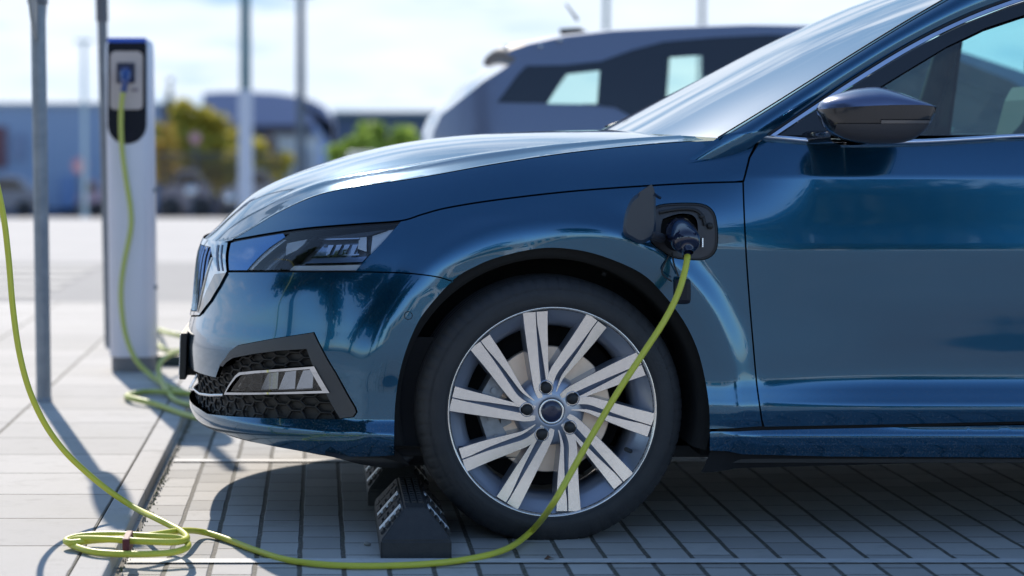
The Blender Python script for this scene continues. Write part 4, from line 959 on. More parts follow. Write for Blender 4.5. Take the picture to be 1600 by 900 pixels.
# the flap, swung open towards the front of the car
FL = spline([(1018, 289), (1001, 299), (986, 312), (978, 330), (974, 350), (975, 366), (986, 374), (1001, 381), (1014, 376), (1022, 368), (1025, 352), (1024.5, 330), (1024, 305)], 4, closed=True)
def fmap(p, d=0):
    Yf = 5.345+.0011*(p[0]-975)*1.0; return at(p[0], p[1], Yf+d)
vs2 = [fmap(p) for p in FL]+[fmap(p, .010) for p in FL]; n_ = len(FL)
ci = np.mean(vs2[:n_], 0)
mb = MB(); innr = [np.array(v)*.86+ci*.14+np.array((0, -.003, 0)) for v in vs2[:n_]]
mb.add(vs2[:n_]+innr, [(i, (i+1) % n_, n_+(i+1) % n_, n_+i) for i in range(n_)], True); mb.add(innr, [tuple(range(n_))], False); mb.add(vs2, [(i+n_, (i+1) % n_+n_, (i+1) % n_, i) for i in range(n_)]+[tuple(range(2*n_-1, n_-1, -1))], False)
mb.build('port_flap', FLAP, port)
mb = MB(); vs3 = [fmap(p, -.004) for p in ((1018, 288), (1001, 299), (997, 308), (1012, 308), (1022, 304), (1022, 296))]; mb.add(vs3, [tuple(range(6))]); mb.tube([fmap((1023, 304), -.004), fmap((1031, 309), .03)], .004, 8); mb.build('flap_latch', FLAP, port)
h0 = S2P(*[np.array([q]) for q in inv([(1034, 372)])[0]])[0]
mb = MB(); mb.tube([fmap((1016, 366), .004), (h0[0]-.01, (h0[1]+5.38)/2, h0[2]+.002), (h0[0], h0[1]+.01, h0[2])], [.010, .012, .012], 8); mb.build('flap_hinge', PORTM, port)
# dangling protective cover of the socket, hanging from its strap
h1 = at(1066, 456, 5.455)
mb = MB()
Mx = Matrix.Translation(V(h1)); mb.box(-.021, .021, -.012, .016, -.030, .032, bev=.011, M=Mx); mb.build('socket_cover', mat('socket_cover_rubber', (.006, .008, .016), .4, spec=.3), port)
mb = MB(); mb.tube(spline([at(1050, 395, 5.47), at(1053, 412, 5.455), at(1060, 432, 5.45)], 5), .0022, 6); mb.tube(spline([at(1046, 398, 5.47), at(1034, 425, 5.455), at(1050, 440, 5.45)], 5), .002, 6); mb.build('cover_strap', BLACK, port)
# parking sensor
sp = inv([(638, 493)])[0]; c = S2P(np.array([sp[0], sp[0]+.001, sp[0]]), np.array([sp[1], sp[1], sp[1]+.001])); N = np.cross(c[1]-c[0], c[2]-c[0]); N /= np.linalg.norm(N)
q = V(N).to_track_quat('Z', 'Y').to_matrix().to_4x4(); Mx = Matrix.Translation(V(c[0]))@q; mb = MB(); mb.tube([Mx@Vector((.0098*math.cos(a), .0098*math.sin(a), .0002)) for a in np.linspace(0, 2*math.pi, 25)[:-1]], .0009, 6, closed=True); mb.build('parking_sensor', BLACK, car)
# ------------------------------------------------------------------ wheel stops
STOPM = mat('black_rubber', (.022, .023, .026), rough=.6, noise=(40, .5, (.04, .04, .042)), bump=(220, .4))
REFW = mat('reflective_tape', (.82, .86, .90), rough=.35, noise=(60, .6, (.45, .48, .5)))
def wheel_stop(y0, y1, xa, xb, label):
    cx = (xa+xb)/2; w = (xb-xa)/2; hh = .112
    r = empty('wheel_stop', (cx, y0, 0)); tag(r, label, 'wheel stop', 'rubber wheel stops under the front wheels')
    prof = [(-w, 0), (-w, .042), (-w*.32, hh), (w*.32, hh), (w, .042), (w, 0)]
    L = y1-y0; mb = MB()
    # sloped ends
    def ring(y, k, zc_=1): return [(cx+x*k, y, z*zc_) for x, z in prof]
    rows = [ring(y0, 1, 1), ring(y0+.001, 1, 1), ring(y1, 1, 1)]
    n = 6
    front = [(cx+x, y0 if z < .05 else y0+.055, z) for x, z in prof]; back = [(cx+x, y1 if z < .05 else y1-.055, z) for x, z in prof]
    vs_ = front+back; fs = [(i, i+1, i+1+n, i+n) for i in range(n-1)]+[(1, 0, 5, 4), (4, 3, 2, 1), (n+0, n+1, n+4, n+5), (n+1, n+2, n+3, n+4)]
    mb.add(vs_, [f for f in fs]); o = mb.build('body', STOPM, r)
    bm = bmesh.new(); bm.from_mesh(o.data); bmesh.ops.bevel(bm, geom=bm.edges[:], offset=.004, segments=2, affect='EDGES'); bmesh.ops.recalc_face_normals(bm, faces=bm.faces[:]); bm.to_mesh(o.data); bm.free()
    # raised ribs on both flanks, and reflective bars between them
    for sg in (-1, 1):
        rb = MB()
        ax, az = sg*w*.98, .047; bx, bz = sg*w*.35, hh-.004
        nx, nz_ = sg*(hh-.042), w*.68; l = math.hypot(nx, nz_); nx, nz_ = nx/l*.005, nz_/l*.005
        def bar(mbx, ya, yb, t0, t1, h=1.):
            p0 = (cx+ax+(bx-ax)*t0, az+(bz-az)*t0); p1 = (cx+ax+(bx-ax)*t1, az+(bz-az)*t1)
            o_ = [(p0[0], ya, p0[1]-.002), (p1[0], ya, p1[1]-.002), (p1[0], yb, p1[1]-.002), (p0[0], yb, p0[1]-.002)]
            u_ = [(q[0]+nx*h, q[1], q[2]+nz_*h+.002) for q in o_]
            mbx.add(o_+u_, [(0, 1, 2, 3), (4, 5, 6, 7), (0, 1, 5, 4), (1, 2, 6, 5), (2, 3, 7, 6), (3, 0, 4, 7)])
        y = y0+.05; k = 0
        while y < y1-.10:
            t1 = 1. if y > y0+.09 else .75
            if k % 2 == 0:
                for j in range(4): bar(rb, y, y+.045, .04+j*.24, .04+j*.24+.14)
                y += .055
            else:
                tb = MB() if k % 4 == 1 else rb; bar(tb, y, y+.036, .02, .97, .8); y += .046
                if k % 4 == 1: tb.build('reflective_bar', REFW, r)
            k += 1
        rb.build('tread_ribs', STOPM, r)
    mb = MB(); nn_ = int((L-.2)/.028)
    for k in range(nn_): 
        for j in (-1, 0, 1): mb.box(cx+j*.017-.006, cx+j*.017+.006, y0+.13+k*.028, y0+.148+k*.028, hh-.002, hh+.004)
    mb.build('top_tread', STOPM, r)
    return r
p = gnd(595, 873); q_ = gnd(706, 871)
wheel_stop(5.255, 5.86, .144, .312, 'black rubber wheel stop with white reflective bars touching the front tyre, nearest the viewer')
wheel_stop(6.02, 6.62, .130, .298, 'second black rubber wheel stop lying in shade behind the nearer one under the bumper')
# ------------------------------------------------------------------ the near charging cable, with its plug
cab = empty('charging_cable', tuple(gnd(200, 850)), None); tag(cab, 'thick yellow charging cable from the plug in the car, coiled once on the kerb', 'cable')
RC_ = .0077
pts = [at(1073, 392, 5.40), at(1074, 402, 5.375), at(1069, 428, 5.345), at(1058, 462, 5.32), at(1037, 503, 5.30), at(1005, 552, 5.28), at(965, 613, 5.26), at(925, 680, 5.24), at(893, 737, 5.22), at(862, 790, 5.20)]
gp = [(832, 828), (795, 856), (745, 871), (680, 880), (600, 884), (520, 883), (450, 875), (400, 860), (350, 841), (315, 831)]
z_ = [.030, .015, .010, .009, .009, .009, .009, .009, .010, .016]
pts += [gnd(a, b, z) for (a, b), z in zip(gp, z_)]
Cz = .0445+RC_*.5
loop = [(285, 829, .050), (250, 834, .058), (200, 841, .060), (150, 844, .060), (112, 848, .056), (104, 844, .056), (130, 837, .060), (180, 835, .064), (240, 838, .064), (280, 841, .058), (293, 848, .052), (290, 857, .050), (262, 864, .048), (205, 866, .048), (150, 863, .048), (120, 855, .048), (108, 848, .050), (122, 842, .062), (165, 842.5, .070), (225, 846, .072), (275, 847, .068), (292, 841, .06), (284, 831, .058), (268, 822, .060), (240, 808, .070)]
pts += [gnd(a, b, z) for a, b, z in loop]
hang = [(210, 793, 5.62), (172, 768, 5.62), (135, 738, 5.62), (100, 704, 5.60), (70, 662, 5.58), (46, 610, 5.56), (30, 550, 5.55), (20, 480, 5.55), (13, 400, 5.55), (4, 330, 5.55), (-14, 255, 5.55), (-50, 150, 5.6), (-120, 40, 5.8), (-260, -20, 6.1)]
pts += [at(*h) for h in hang]
mb = MB(); mb.tube(spline(pts, 8), RC_, 14); mb.build('cable', YELLOW, cab)
mb = MB(); c0 = gnd(200, 852, .055); mb.box(c0[0]-.008, c0[0]+.008, c0[1]-.06, c0[1]+.05, c0[2]-.012, c0[2]+.026, bev=.003); mb.build('cable_tie', mat('cable_tie', (.10, .012, .02), .6), cab)
PLUGM = mat('plug_shell', (.006, .010, .035), rough=.13, coat=.8)
mb = MB(); pc = at(1062, 362, 5.47)
rows = []
for t in np.linspace(0, 1, 16):
    c = np.array(pc)*(1-t)+np.array(at(1073, 394, 5.395))*t+np.array((0, -.045*math.sin(math.pi*min(1, t*1.25)*.8), 0)); rx = float(np.interp(t, [0, .15, .45, .7, .85, 1], [.036, .037, .035, .026, .014, .012])); rz = float(np.interp(t, [0, .15, .45, .7, .85, 1], [.036, .038, .035, .024, .014, .012]))
    ax_ = np.array((0, -1.0, -1.1*t-.15)); ax_ = ax_/np.linalg.norm(ax_); u = np.array((1., 0, 0)); v = np.cross(ax_, u)
    rows.append([tuple(c+u*rx*math.cos(a)+v*rz*math.sin(a)) for a in np.linspace(0, 2*math.pi, 25)[:-1]])
rows = [[tuple(np.array(q)*.3+np.array(pc)*.7+np.array((0, .03, 0))) for q in rows[0]]]+rows
loft(None, rows, None, None, closed=True, mb=mb, flip=False); mb.build('plug', PLUGM, cab)
mb = MB(); mb.tube([at(1073, 386, 5.395), at(1073, 393, 5.388), at(1073.5, 400, 5.38)], [.0125, .0125, .0105], 14); mb.build('strain_relief', PLUGM, cab)
# ------------------------------------------------------------------ post with a round sign edge-on
GALV = mat('galvanised_steel', (.20, .23, .27), rough=.5, metal=.5, noise=(18, .7, (.30, .33, .37)))
GALV2 = mat('galvanised_steel_dull', (.17, .18, .20), rough=.55, metal=.35, noise=(14, .7, (.25, .26, .28)))
b0 = gnd(68.5, 627, ZS); post = empty('sign_post', tuple(b0)); tag(post, 'grey galvanised sign post standing left of the charging column, nearest the viewer', 'post')
top = at(58.5, -60, b0[1]); d_ = (top-b0)/ (top[2]-b0[2])
mb = MB(); mb.tube([b0, b0+d_*1.93], .0275, 20); mb.lathe([(.03, .0), (.03, .012), (.0278, .014)], b0, 'z', 20); mb.build('pole', GALV, post)
mb = MB(); c = b0+d_*1.60; mb.lathe([(.0005, -.002), (.288, -.002), (.29, 0), (.29, .004), (.288, .006), (.0005, .006)], (0, 0, 0), 'y', 48)
k_ = [(c[0]-.002+p_[1], c[1]+p_[0], c[2]+p_[2]) for p_ in mb.v]; mb.v = k_; mb.build('sign_disc', mat('sign_back', (.30, .32, .34), .45, metal=.5), post)
mb = MB(); [mb.box(c[0]-.034, c[0]+.034, c[1]-.034, c[1]+.034, c[2]+h-.015, c[2]+h+.015, bev=.003) for h in (-.14, .14)]; mb.build('clamp', GALV2, post)
b1 = gnd(171.5, 541, ZS); post2 = empty('sign_post', tuple(b1)); tag(post2, 'thin dark steel post close behind the charging column with a thicker upper sleeve', 'post')
top = at(159, 0, b1[1]); d_ = (top-b1)/(top[2]-b1[2])
mb = MB(); mb.tube([b1, b1+d_*1.62], .023, 18); mb.build('pole', GALV2, post2)
mb = MB(); mb.tube([b1+d_*1.50, b1+d_*2.6], .029, 18); mb.build('upper_sleeve', mat('dark_sleeve', (.11, .11, .13), .6), post2)
# ------------------------------------------------------------------ charging column
g0 = gnd(208, 582, ZS); yc0 = float(g0[1]); CX = float(at(207, 570, yc0)[0]); sc = 3500/(yc0+.06)
col = empty('charging_column', (CX, yc0, ZS)); tag(col, 'slim pale grey charging column with a black front panel and a plugged-in yellow cable', 'charging station')
ALU = mat('brushed_aluminium', (.62, .64, .74), rough=.38, metal=.2, noise=(6, .3, (.56, .58, .68)))
ht = float(at(200, 62, yc0)[2]); lean = (at(200, 62, yc0)[0]-at(207, 570, yc0)[0])/(ht-ZS)
def cring(z, w, d, n=36, e=.45):
    return [(CX+lean*(z-ZS)+w*np.sign(math.cos(a))*abs(math.cos(a))**e, yc0+.085+d*np.sign(math.sin(a))*abs(math.sin(a))**e, z) for a in np.linspace(0, 2*math.pi, n+1)[:-1]]
mb = MB(); W_ = .0975
rows = [cring(z, w, .085) for z, w in [(ZS+.062, W_*.965), (ZS+.064, W_), (ht-.05, W_), (ht-.012, W_-.003), (ht, W_-.014)]]
loft(None, rows, None, None, closed=True, mb=mb, flip=False); mb.add(rows[-1], [tuple(range(36))]); mb.build('column_body', ALU, col)
mb = MB(); rows = [cring(z, W_*.93, .079) for z in (ZS-.01, ZS+.062)]; loft(None, rows, None, None, closed=True, mb=mb); mb.build('plinth', mat('plinth_stone', (.19, .185, .19), .8), col)
def onfront(px, py, d): 
    p = at(px, py, yc0-d); return (p[0], p[1], p[2])
def frontprism(poly, d0, d1, name, m):
    a = [onfront(x, y, d1) for x, y in poly]; b = [(p[0], p[1]+(d1-d0), p[2]) for p in a]; n = len(a)
    mb = MB(); mb.add(a+b, [tuple(range(n))]+[(i, i+n, (i+1) % n+n, (i+1) % n) for i in range(n)]); return mb.build(name, m, col)
def rrect(x0, y0, x1, y1, r, rb=None, n=6):
    rb = rb or r; o = []
    for cx, cy, a, rr in ((x0+r, y0+r, 180, r), (x1-r, y0+r, 270, r), (x1-rb, y1-rb, 0, rb), (x0+rb, y1-rb, 90, rb)):
        for k in range(n+1): t = R(a+90*k/n); o.append((cx+rr*math.cos(t), cy+rr*math.sin(t)))
    return o
frontprism(rrect(168, 64, 229, 225, 7, 30), -.02, .004, 'front_panel', mat('panel_black', (.006, .008, .016), .5, spec=.2))
frontprism(rrect(167.5, 59, 229, 66, 3), -.02, .0055, 'light_strip', mat('blue_light_strip', (.01, .09, .55), .3))
frontprism(rrect(172, 80, 223, 171, 9, 7), 0, .009, 'socket_panel', mat('beige_panel', (.50, .43, .41), .5))
frontprism(rrect(182, 98, 211, 130, 2), 0, .012, 'socket', mat('socket_dark', (.004, .010, .05), .35))
frontprism([(187, 225-20), (208, 205), (206, 218), (198, 223), (190, 218)], 0, .006, 'lower_shield', mat('shield', (.008, .009, .02), .5, spec=.2))
frontprism(rrect(205, 138, 216, 143, 1), 0, .011, 'button', mat('button', (.25, .2, .22), .5))
mb = MB()
for z in (.35, .75): mb.lathe([(.010, 0), (.009, -.002), (.0003, -.002)], (CX+W_*.97, yc0+.03, ZS+z), 'y', 12)
mb.build('side_bolt', GALV, col)
# its cable: plug, drop, and a loose pile of loops on the ground
c2 = empty('charging_cable', tuple(gnd(250, 620, ZS))); tag(c2, 'thinner yellow cable hanging from the charging column into loose loops on the paving', 'cable')
mb = MB(); pq = [onfront(196, 113, .03), onfront(196, 118, .075), onfront(195, 128, .085), onfront(193, 142, .07)]
mb.tube(spline(pq, 5), [.024]*5+[.02]*5+[.014]*6, 14); mb.build('plug', mat('plug_blue', (.02, .06, .22), .25, coat=.4), c2)
dr = [onfront(193, 138, .072), onfront(189, 175, .05), onfront(190, 225, .04), onfront(196, 275, .04), onfront(204, 325, .04), onfront(204, 360, .05), onfront(194, 410, .06), onfront(189, 455, .08), onfront(192, 500, .10), at(200, 535, yc0-.13), at(215, 566, yc0-.18)]
gr = [(240, 590), (262, 603), (285, 612), (315, 622), (345, 640), (330, 655), (290, 648), (245, 632), (205, 622), (200, 618), (230, 612), (290, 615), (350, 622), (380, 640), (340, 640), (280, 628), (262, 612), (250, 590), (252, 568), (270, 552), (300, 540)]
pts = dr+[gnd(a, b, ZS+.009+.006*(k % 3)) for k, (a, b) in enumerate(gr[:17])]+[at(250, 590, 8.75), at(250, 568, 8.9), at(268, 553, 9.1), at(300, 545, 9.4), at(300, 530, 9.7), at(262, 520, 9.9)]+[gnd(a, b, ZS+.01) for a, b in ((246, 516), (238, 530), (262, 548), (290, 546))]
mb = MB(); mb.tube(spline(pts, 7), .0105, 12); mb.build('cable', mat('cable_sheath_pale', (.42, .46, .10), .45), c2)
mb = MB(); c0 = gnd(270, 560, ZS+.03); mb.box(c0[0]-.09, c0[0]+.09, c0[1]-.05, c0[1]+.05, ZS, ZS+.05, bev=.012); o = mb.build('junction_box', mat('green_black', (.01, .03, .03), .5)); tag(o, 'small dark box lying behind the cable loops at the foot of the charging column', 'box')
# ------------------------------------------------------------------ grey hatchback parked behind
YG = 10.55; GC = YG+.86
gcar = empty('parked_car', (2.2, GC, 0)); tag(gcar, 'blurred grey compact hatchback with a short roof aerial parked behind the blue car', 'car')
GP = mat('grey_lilac_paint', (.15, .175, .26), rough=.42, metal=.35, coat=.7, coat_rough=.12)
def gp_(px, py): px = px+20*max(0, min(1, (900-px)/120)); p = at(px, py, YG+.06); return (float(p[0]), float(p[2]))
up_pts = [(657, 300), (657, 235), (661, 205), (672, 180), (690, 165), (735, 128), (784, 97), (788, 90), (772, 84), (780, 77), (812, 68), (880, 56), (960, 47), (1060, 42), (1180, 38), (1300, 40)]
prof_g = [gp_(*p) for p in up_pts]
xl = prof_g[-1][0]
prof_g += [(xl+.45, 1.47), (xl+.95, 1.30), (xl+1.5, 1.02), (xl+2.0, .93), (xl+2.3, .80), (xl+2.38, .5), (xl+2.3, .24)]
x0g = prof_g[0][0]; lowr = [(x0g+.05, .26)]
outline = prof_g+[(xl+1.95, .22)]+[(xl+1.6+.36*math.cos(a), .34+.36*math.sin(a)) for a in np.linspace(0, math.pi, 12)]+[(xl+1.2, .2), (x0g+1.1, .2)]+[(x0g+.72+.36*math.cos(a), .34+.36*math.sin(a)) for a in np.linspace(0, math.pi, 12)]+[(x0g+.25, .22)]+lowr
def gy(x, z): return YG+.30*np.clip(z-.98, 0, None)**1.15+.09*np.clip(.55-z, 0, None)+.25*np.clip((x0g+.35-x)/.35, 0, 1)**2.2
def gmap(Q): return np.stack([Q[:, 0], gy(Q[:, 0], Q[:, 1]), Q[:, 1]], -1)
q1 = [gp_(*p) for p in [(845, 162), (882, 116), (938, 110), (932, 163)]]; q2 = [gp_(*p) for p in [(1042, 90), (1100, 86), (1100, 140), (1090, 160), (1040, 160)]]
q3 = [(xl-.35, 1.03), (xl-.35, 1.40), (xl+.30, 1.39), (xl+.80, 1.20), (xl+1.05, 1.04)]
sidep = panel('gs', outline, gmap, None, None, holes=[q1, q2, q3], build=False, gap=0, grid=.05, edge=.05, skirt=0)
def mirg(t): return [(a, 2*GC-b, c) for a, b, c in t[0]], [q[::-1] for q in t[1]], [(a, -b, c) for a, b, c in t[2]]
KF = (2*GC-YG)/YG
def farq(q, e=1.12):
    a = [(x*KF, H+(z-H)*KF) for x, z in q]; m = np.mean(a, 0); return [(m[0]+(p[0]-m[0])*e, m[1]+(p[1]-m[1])*min(e, 1.05)) for p in a]
f1_, f2_ = farq(q1), farq(q2)
sidef = panel('gs', outline, gmap, None, None, holes=[f1_, f2_, q3], build=False, gap=0, grid=.05, edge=.05, skirt=0)
gv, gf, gn = join([sidep, mirg(sidef)])
# top surface across the width
pd_ = densify(prof_g, .05, False); vsx = []; nr = 15; k0 = len(gv)
for v in np.linspace(-1, 1, nr):
    for x, z in pd_:
        xx = x-.02*(1-abs(v)**2.5)*(1 if x < x0g+.4 else 0); zq = z+.03*(1-v*v)*(1 if z > 1.2 else 0); vsx.append((xx, GC+v*(GC-float(gy(x, z))), zq))
m_ = len(pd_); fx = [(i*m_+j, i*m_+j+1, (i+1)*m_+j+1, (i+1)*m_+j) for i in range(nr-1) for j in range(m_-1)]
mesh_obj('side_panels', gv, gf, GP, gcar, smooth=True, normals=gn)
# split that top strip into roof / rear window / tailgate by outline station
def gstrip(name, m, ja, jb, off=0):
    fs = [f for f in fx if ja <= (f[0] % m_) < jb]; mesh_obj(name, vsx, fs, m, gcar, smooth=True)
def jof(i): 
    t = np.array(pd_); p = np.array(prof_g[i]); return int(np.argmin(np.hypot(*(t-p).T)))
TGL = mat('tailgate_glass', (.30, .36, .46), rough=.25, coat=.6)
gstrip('tailgate', mat('tailgate_paint', (.22, .27, .36), .3, metal=.3, coat=.6), 0, jof(4)); gstrip('rear_window', TGL, jof(4), jof(6)); gstrip('spoiler', mat('spoiler_dark', (.02, .024, .04), .6), jof(6), jof(10)); gstrip('roof', GP, jof(10), jof(16)); gstrip('windscreen', GLOSSBLACK, jof(16), jof(18)); gstrip('bonnet', GP, jof(18), len(pd_))
band = [gp_(*p) for p in [(757, 160), (790, 118), (808, 103), (880, 102), (940, 96), (990, 78), (1040, 65), (1120, 58), (1200, 54), (1280, 54)]]+[(xl+.45, 1.43), (xl+.85, 1.27), (xl+1.3, .99)]+[gp_(*p) for p in [(1260, 215), (1050, 212), (1000, 190), (960, 168), (900, 162)]]
panel('window_band', band, gmap, mat('dark_glazing', (.015, .018, .028), .25, coat=.3), gcar, holes=[q1, q2, q3], off=.006, gap=0, grid=.05, skirt=.0)
# pierce the body behind the clear panes: the light comes through from the far side
GLG = glass('green_glass', (.62, .86, .78), 1.45)
for q in (q1, q2, q3): panel('side_window', q, gmap, GLG, gcar, off=.004, gap=-.004, grid=.08, skirt=0)
mb = MB(); an = [gp_(905, 46), gp_(903, 32), gp_(935, 30), gp_(955, 41)]; mb.prism(an, GC-.03, GC+.03)
a0 = at(903, 32, GC); a1 = at(884, 6, GC); mb.tube([a0, a1], [.008, .004], 8); mb.build('roof_aerial', BLACK, gcar)
for k, (px, py) in enumerate(((791, 74), (845, 72), (876, 62), (750, 163))):  # chrome beads added only to make small bright glints
    c = at(px, py, YG+.10); mb = MB(); bm = bmesh.new(); bmesh.ops.create_icosphere(bm, subdivisions=2, radius=.013); bm.verts.index_update(); mb.add([(v.co.x+c[0], v.co.y+c[1]+.02, v.co.z+c[2]) for v in bm.verts], [[v.index for v in f.verts] for f in bm.faces], True); bm.free(); mb.build('glint_bead', CHROME, gcar)
for xw in (x0g+.72, xl+1.6):
    for yy, sg in ((YG+.03, 1), (2*GC-YG-.03, -1)):
        mb = MB(); mb.lathe([(.19, 0), (.20, -.01), (.30, -.008), (.325, .01), (.325, .15), (.2, .17)] if sg > 0 else [(.19, 0), (.20, .01), (.30, .008), (.325, -.01), (.325, -.15), (.2, -.17)], (xw, yy, .325), 'y', 48); w = mb.build('tyre', RUBBER, gcar)
        mb = MB(); mb.lathe([(.0, .01*sg), (.05, .0), (.17, .005*sg), (.195, -.003*sg), (.2, .01*sg)], (xw, yy, .325), 'y', 40); mb.build('wheel_disc', SILVER, gcar)
mb = MB(); mb.box(x0g+.1, xl+2.2, YG+.12, 2*GC-YG-.12, .2, .62); mb.build('underbody', VOID, gcar)
for sg in (-1, 1): mb = MB(); mb.box(x0g+1.5, x0g+1.62, GC+sg*.36-.25, GC+sg*.36+.25, .6, 1.0, bev=.04); mb.build('seat_back', SEATM, gcar)

# ------------------------------------------------------------------ background beyond the yard
def zg(y): return -.012-.0345*(y-29)
YB = 95.
def bp(px, py, Y=YB): return at(px, py, Y)
BLUEW = mat('blue_cladding', (.21, .29, .44), rough=.6, noise=(.25, .5, (.18, .26, .40)))
def block(name, x0, x1, ytop, Y, depth, m, lab, cat, extra=None, group=None):
    a = bp(x0, ytop, Y); b = bp(x1, ytop, Y); z0 = zg(Y)
    e = empty(name, ((a[0]+b[0])/2, Y, z0)); tag(e, lab, cat, group)
    mb = MB(); mb.box(a[0], b[0], Y, Y+depth, z0-.5, a[2]); mb.build('wall', m, e)
    mb = MB(); mb.box(a[0]-.15, b[0]+.15, Y-.15, Y+depth+.15, a[2], a[2]+.18); mb.build('roof_edge', mat('roof_edge', (.28, .32, .38), .6), e)
    return e
def face_on(e, name, x0, y0, x1, y1, m, d=.12, Y=YB):
    a = bp(x0, y0, Y); b = bp(x1, y1, Y); mb = MB(); mb.box(a[0], b[0], Y-d, Y+.02, b[2], a[2]); return mb.build(name, m, e)
e = block('warehouse', -260, 248, 167, YB, 30, BLUEW, 'long low blue-clad warehouse across the yard on the left', 'building')
face_on(e, 'door', -30, 198, 11, 262, mat('brown_shutter', (.12, .05, .07), .6)); face_on(e, 'window', 20, 210, 40, 250, mat('window_dull', (.12, .18, .32), .3))
face_on(e, 'base_band', -250, 325, 245, 337, mat('dark_base', (.06, .09, .16), .7))
face_on(e, 'door', 95, 275, 118, 334, mat('blue_door', (.13, .22, .42), .5))
# hall with a curved roof
mb = MB(); arc = [(318, 146), (345, 144), (390, 144), (430, 146), (465, 151), (490, 158), (508, 168), (520, 186), (522, 230)]
e = empty('hall', tuple(bp(420, 330))); tag(e, 'blue-grey hall with a curved roof edge and dark entrance behind the flag poles', 'building')
Q = [bp(*p) for p in arc]; zb_ = zg(YB)-.5
poly = [(Q[0][0], bp(318, 196)[2])]+[(q[0], q[2]) for q in Q]+[(Q[-1][0], bp(522, 196)[2])]
mb = MB(); mb.prism(poly, YB-.5, YB+20); mb.build('curved_roof', mat('hall_fascia', (.17, .21, .36), .6), e)
mb = MB(); mb.box(Q[0][0]+.3, Q[-1][0]-.2, YB+.6, YB+20, zb_, bp(0, 196)[2]); mb.build('wall', mat('hall_wall', (.035, .05, .10), .6), e)
face_on(e, 'window', 415, 205, 470, 235, mat('brown_glazing', (.10, .07, .08), .3), .1, YB+.6)
mb = MB(); a = bp(489, 190); b = bp(521, 336); mb.box(a[0], b[0], YB-.4, YB+1, zb_, a[2]); mb.build('corner_pier', mat('pier_blue', (.20, .29, .52), .6), e)
# white entrance block in front
e = block('gatehouse', 434, 498, 218, 80., 3, mat('pale_render', (.48, .54, .62), .6), 'small pale gatehouse in front of the curved hall', 'building')
for x in (445, 462, 480): face_on(e, 'window', x, 232, x+9, 320, mat('window_grey', (.22, .27, .36), .3), .08, 80.)
e = block('long_shed', 524, 1300, 179, 120., 20, mat('dark_cladding', (.05, .085, .16), .6), 'long dark shed behind the green bushes', 'building')
face_on(e, 'roof_band', 524, 178, 1290, 184, mat('green_black_band', (.03, .07, .08), .6), .3, 120.)
# fence of upright bars
fe = empty('bar_fence', (float(bp(330, 300, 70.)[0]), 70., zg(70.))); tag(fe, 'dark upright bar fence in front of the yellowing trees', 'fence')
mb = MB(); FX0 = bp(243, 0, 70.)[0]; FX1 = bp(442, 0, 70.)[0]; zt_f = bp(0, 236, 70.)[2]; z0f = zg(70.)
n = 46
for k in range(n+1): x = FX0+(FX1-FX0)*k/n; mb.box(x-.014, x+.014, 69.98, 70.02, z0f, zt_f)
mb.build('bars', mat('fence_dark', (.03, .035, .06), .6), fe)
mb = MB(); [mb.box(FX0, FX1, 69.96, 70.04, z, z+.06) for z in (z0f+.15, zt_f-.12)]; mb.build('rail', mat('fence_rail', (.04, .045, .07), .6), fe)
mb = MB(); a = bp(246, 262, 88.); b = bp(440, 336, 88.); mb.box(a[0], b[0], 88, 88.4, b[2]-.4, a[2]); o = mb.build('hoarding', mat('hoarding', (.06, .07, .12), .7)); tag(o, 'low dark hoarding behind the bar fence under the trees', 'fence')
# ---------------- trees
LEAFS = {}
def leafmat(name, col, col2):
    m = bpy.data.materials.new(name); m.use_nodes = True; g = NG(m); b = g.n['Principled BSDF']; geo = g.n.new('ShaderNodeNewGeometry')
    b.inputs['Roughness'].default_value = .6
    g.l.new(g.mix(geo.outputs['Random Per Island'], col, col2), b.inputs['Base Color'])
    try: b.inputs['Subsurface Weight'].default_value = 0
    except Exception: pass
    tl = g.n.new('ShaderNodeBsdfTranslucent'); g.l.new(g.mix(geo.outputs['Random Per Island'], tuple(q*1.6 for q in col), tuple(q*1.6 for q in col2)), tl.inputs[0])
    mi = g.n.new('ShaderNodeMixShader'); mi.inputs[0].default_value = .35; g.l.new(b.outputs[0], mi.inputs[1]); g.l.new(tl.outputs[0], mi.inputs[2]); g.l.new(mi.outputs[0], g.n['Material Output'].inputs['Surface']); return m
BARK = mat('bark', (.09, .07, .055), .9, noise=(8, .7, (.14, .12, .10)))
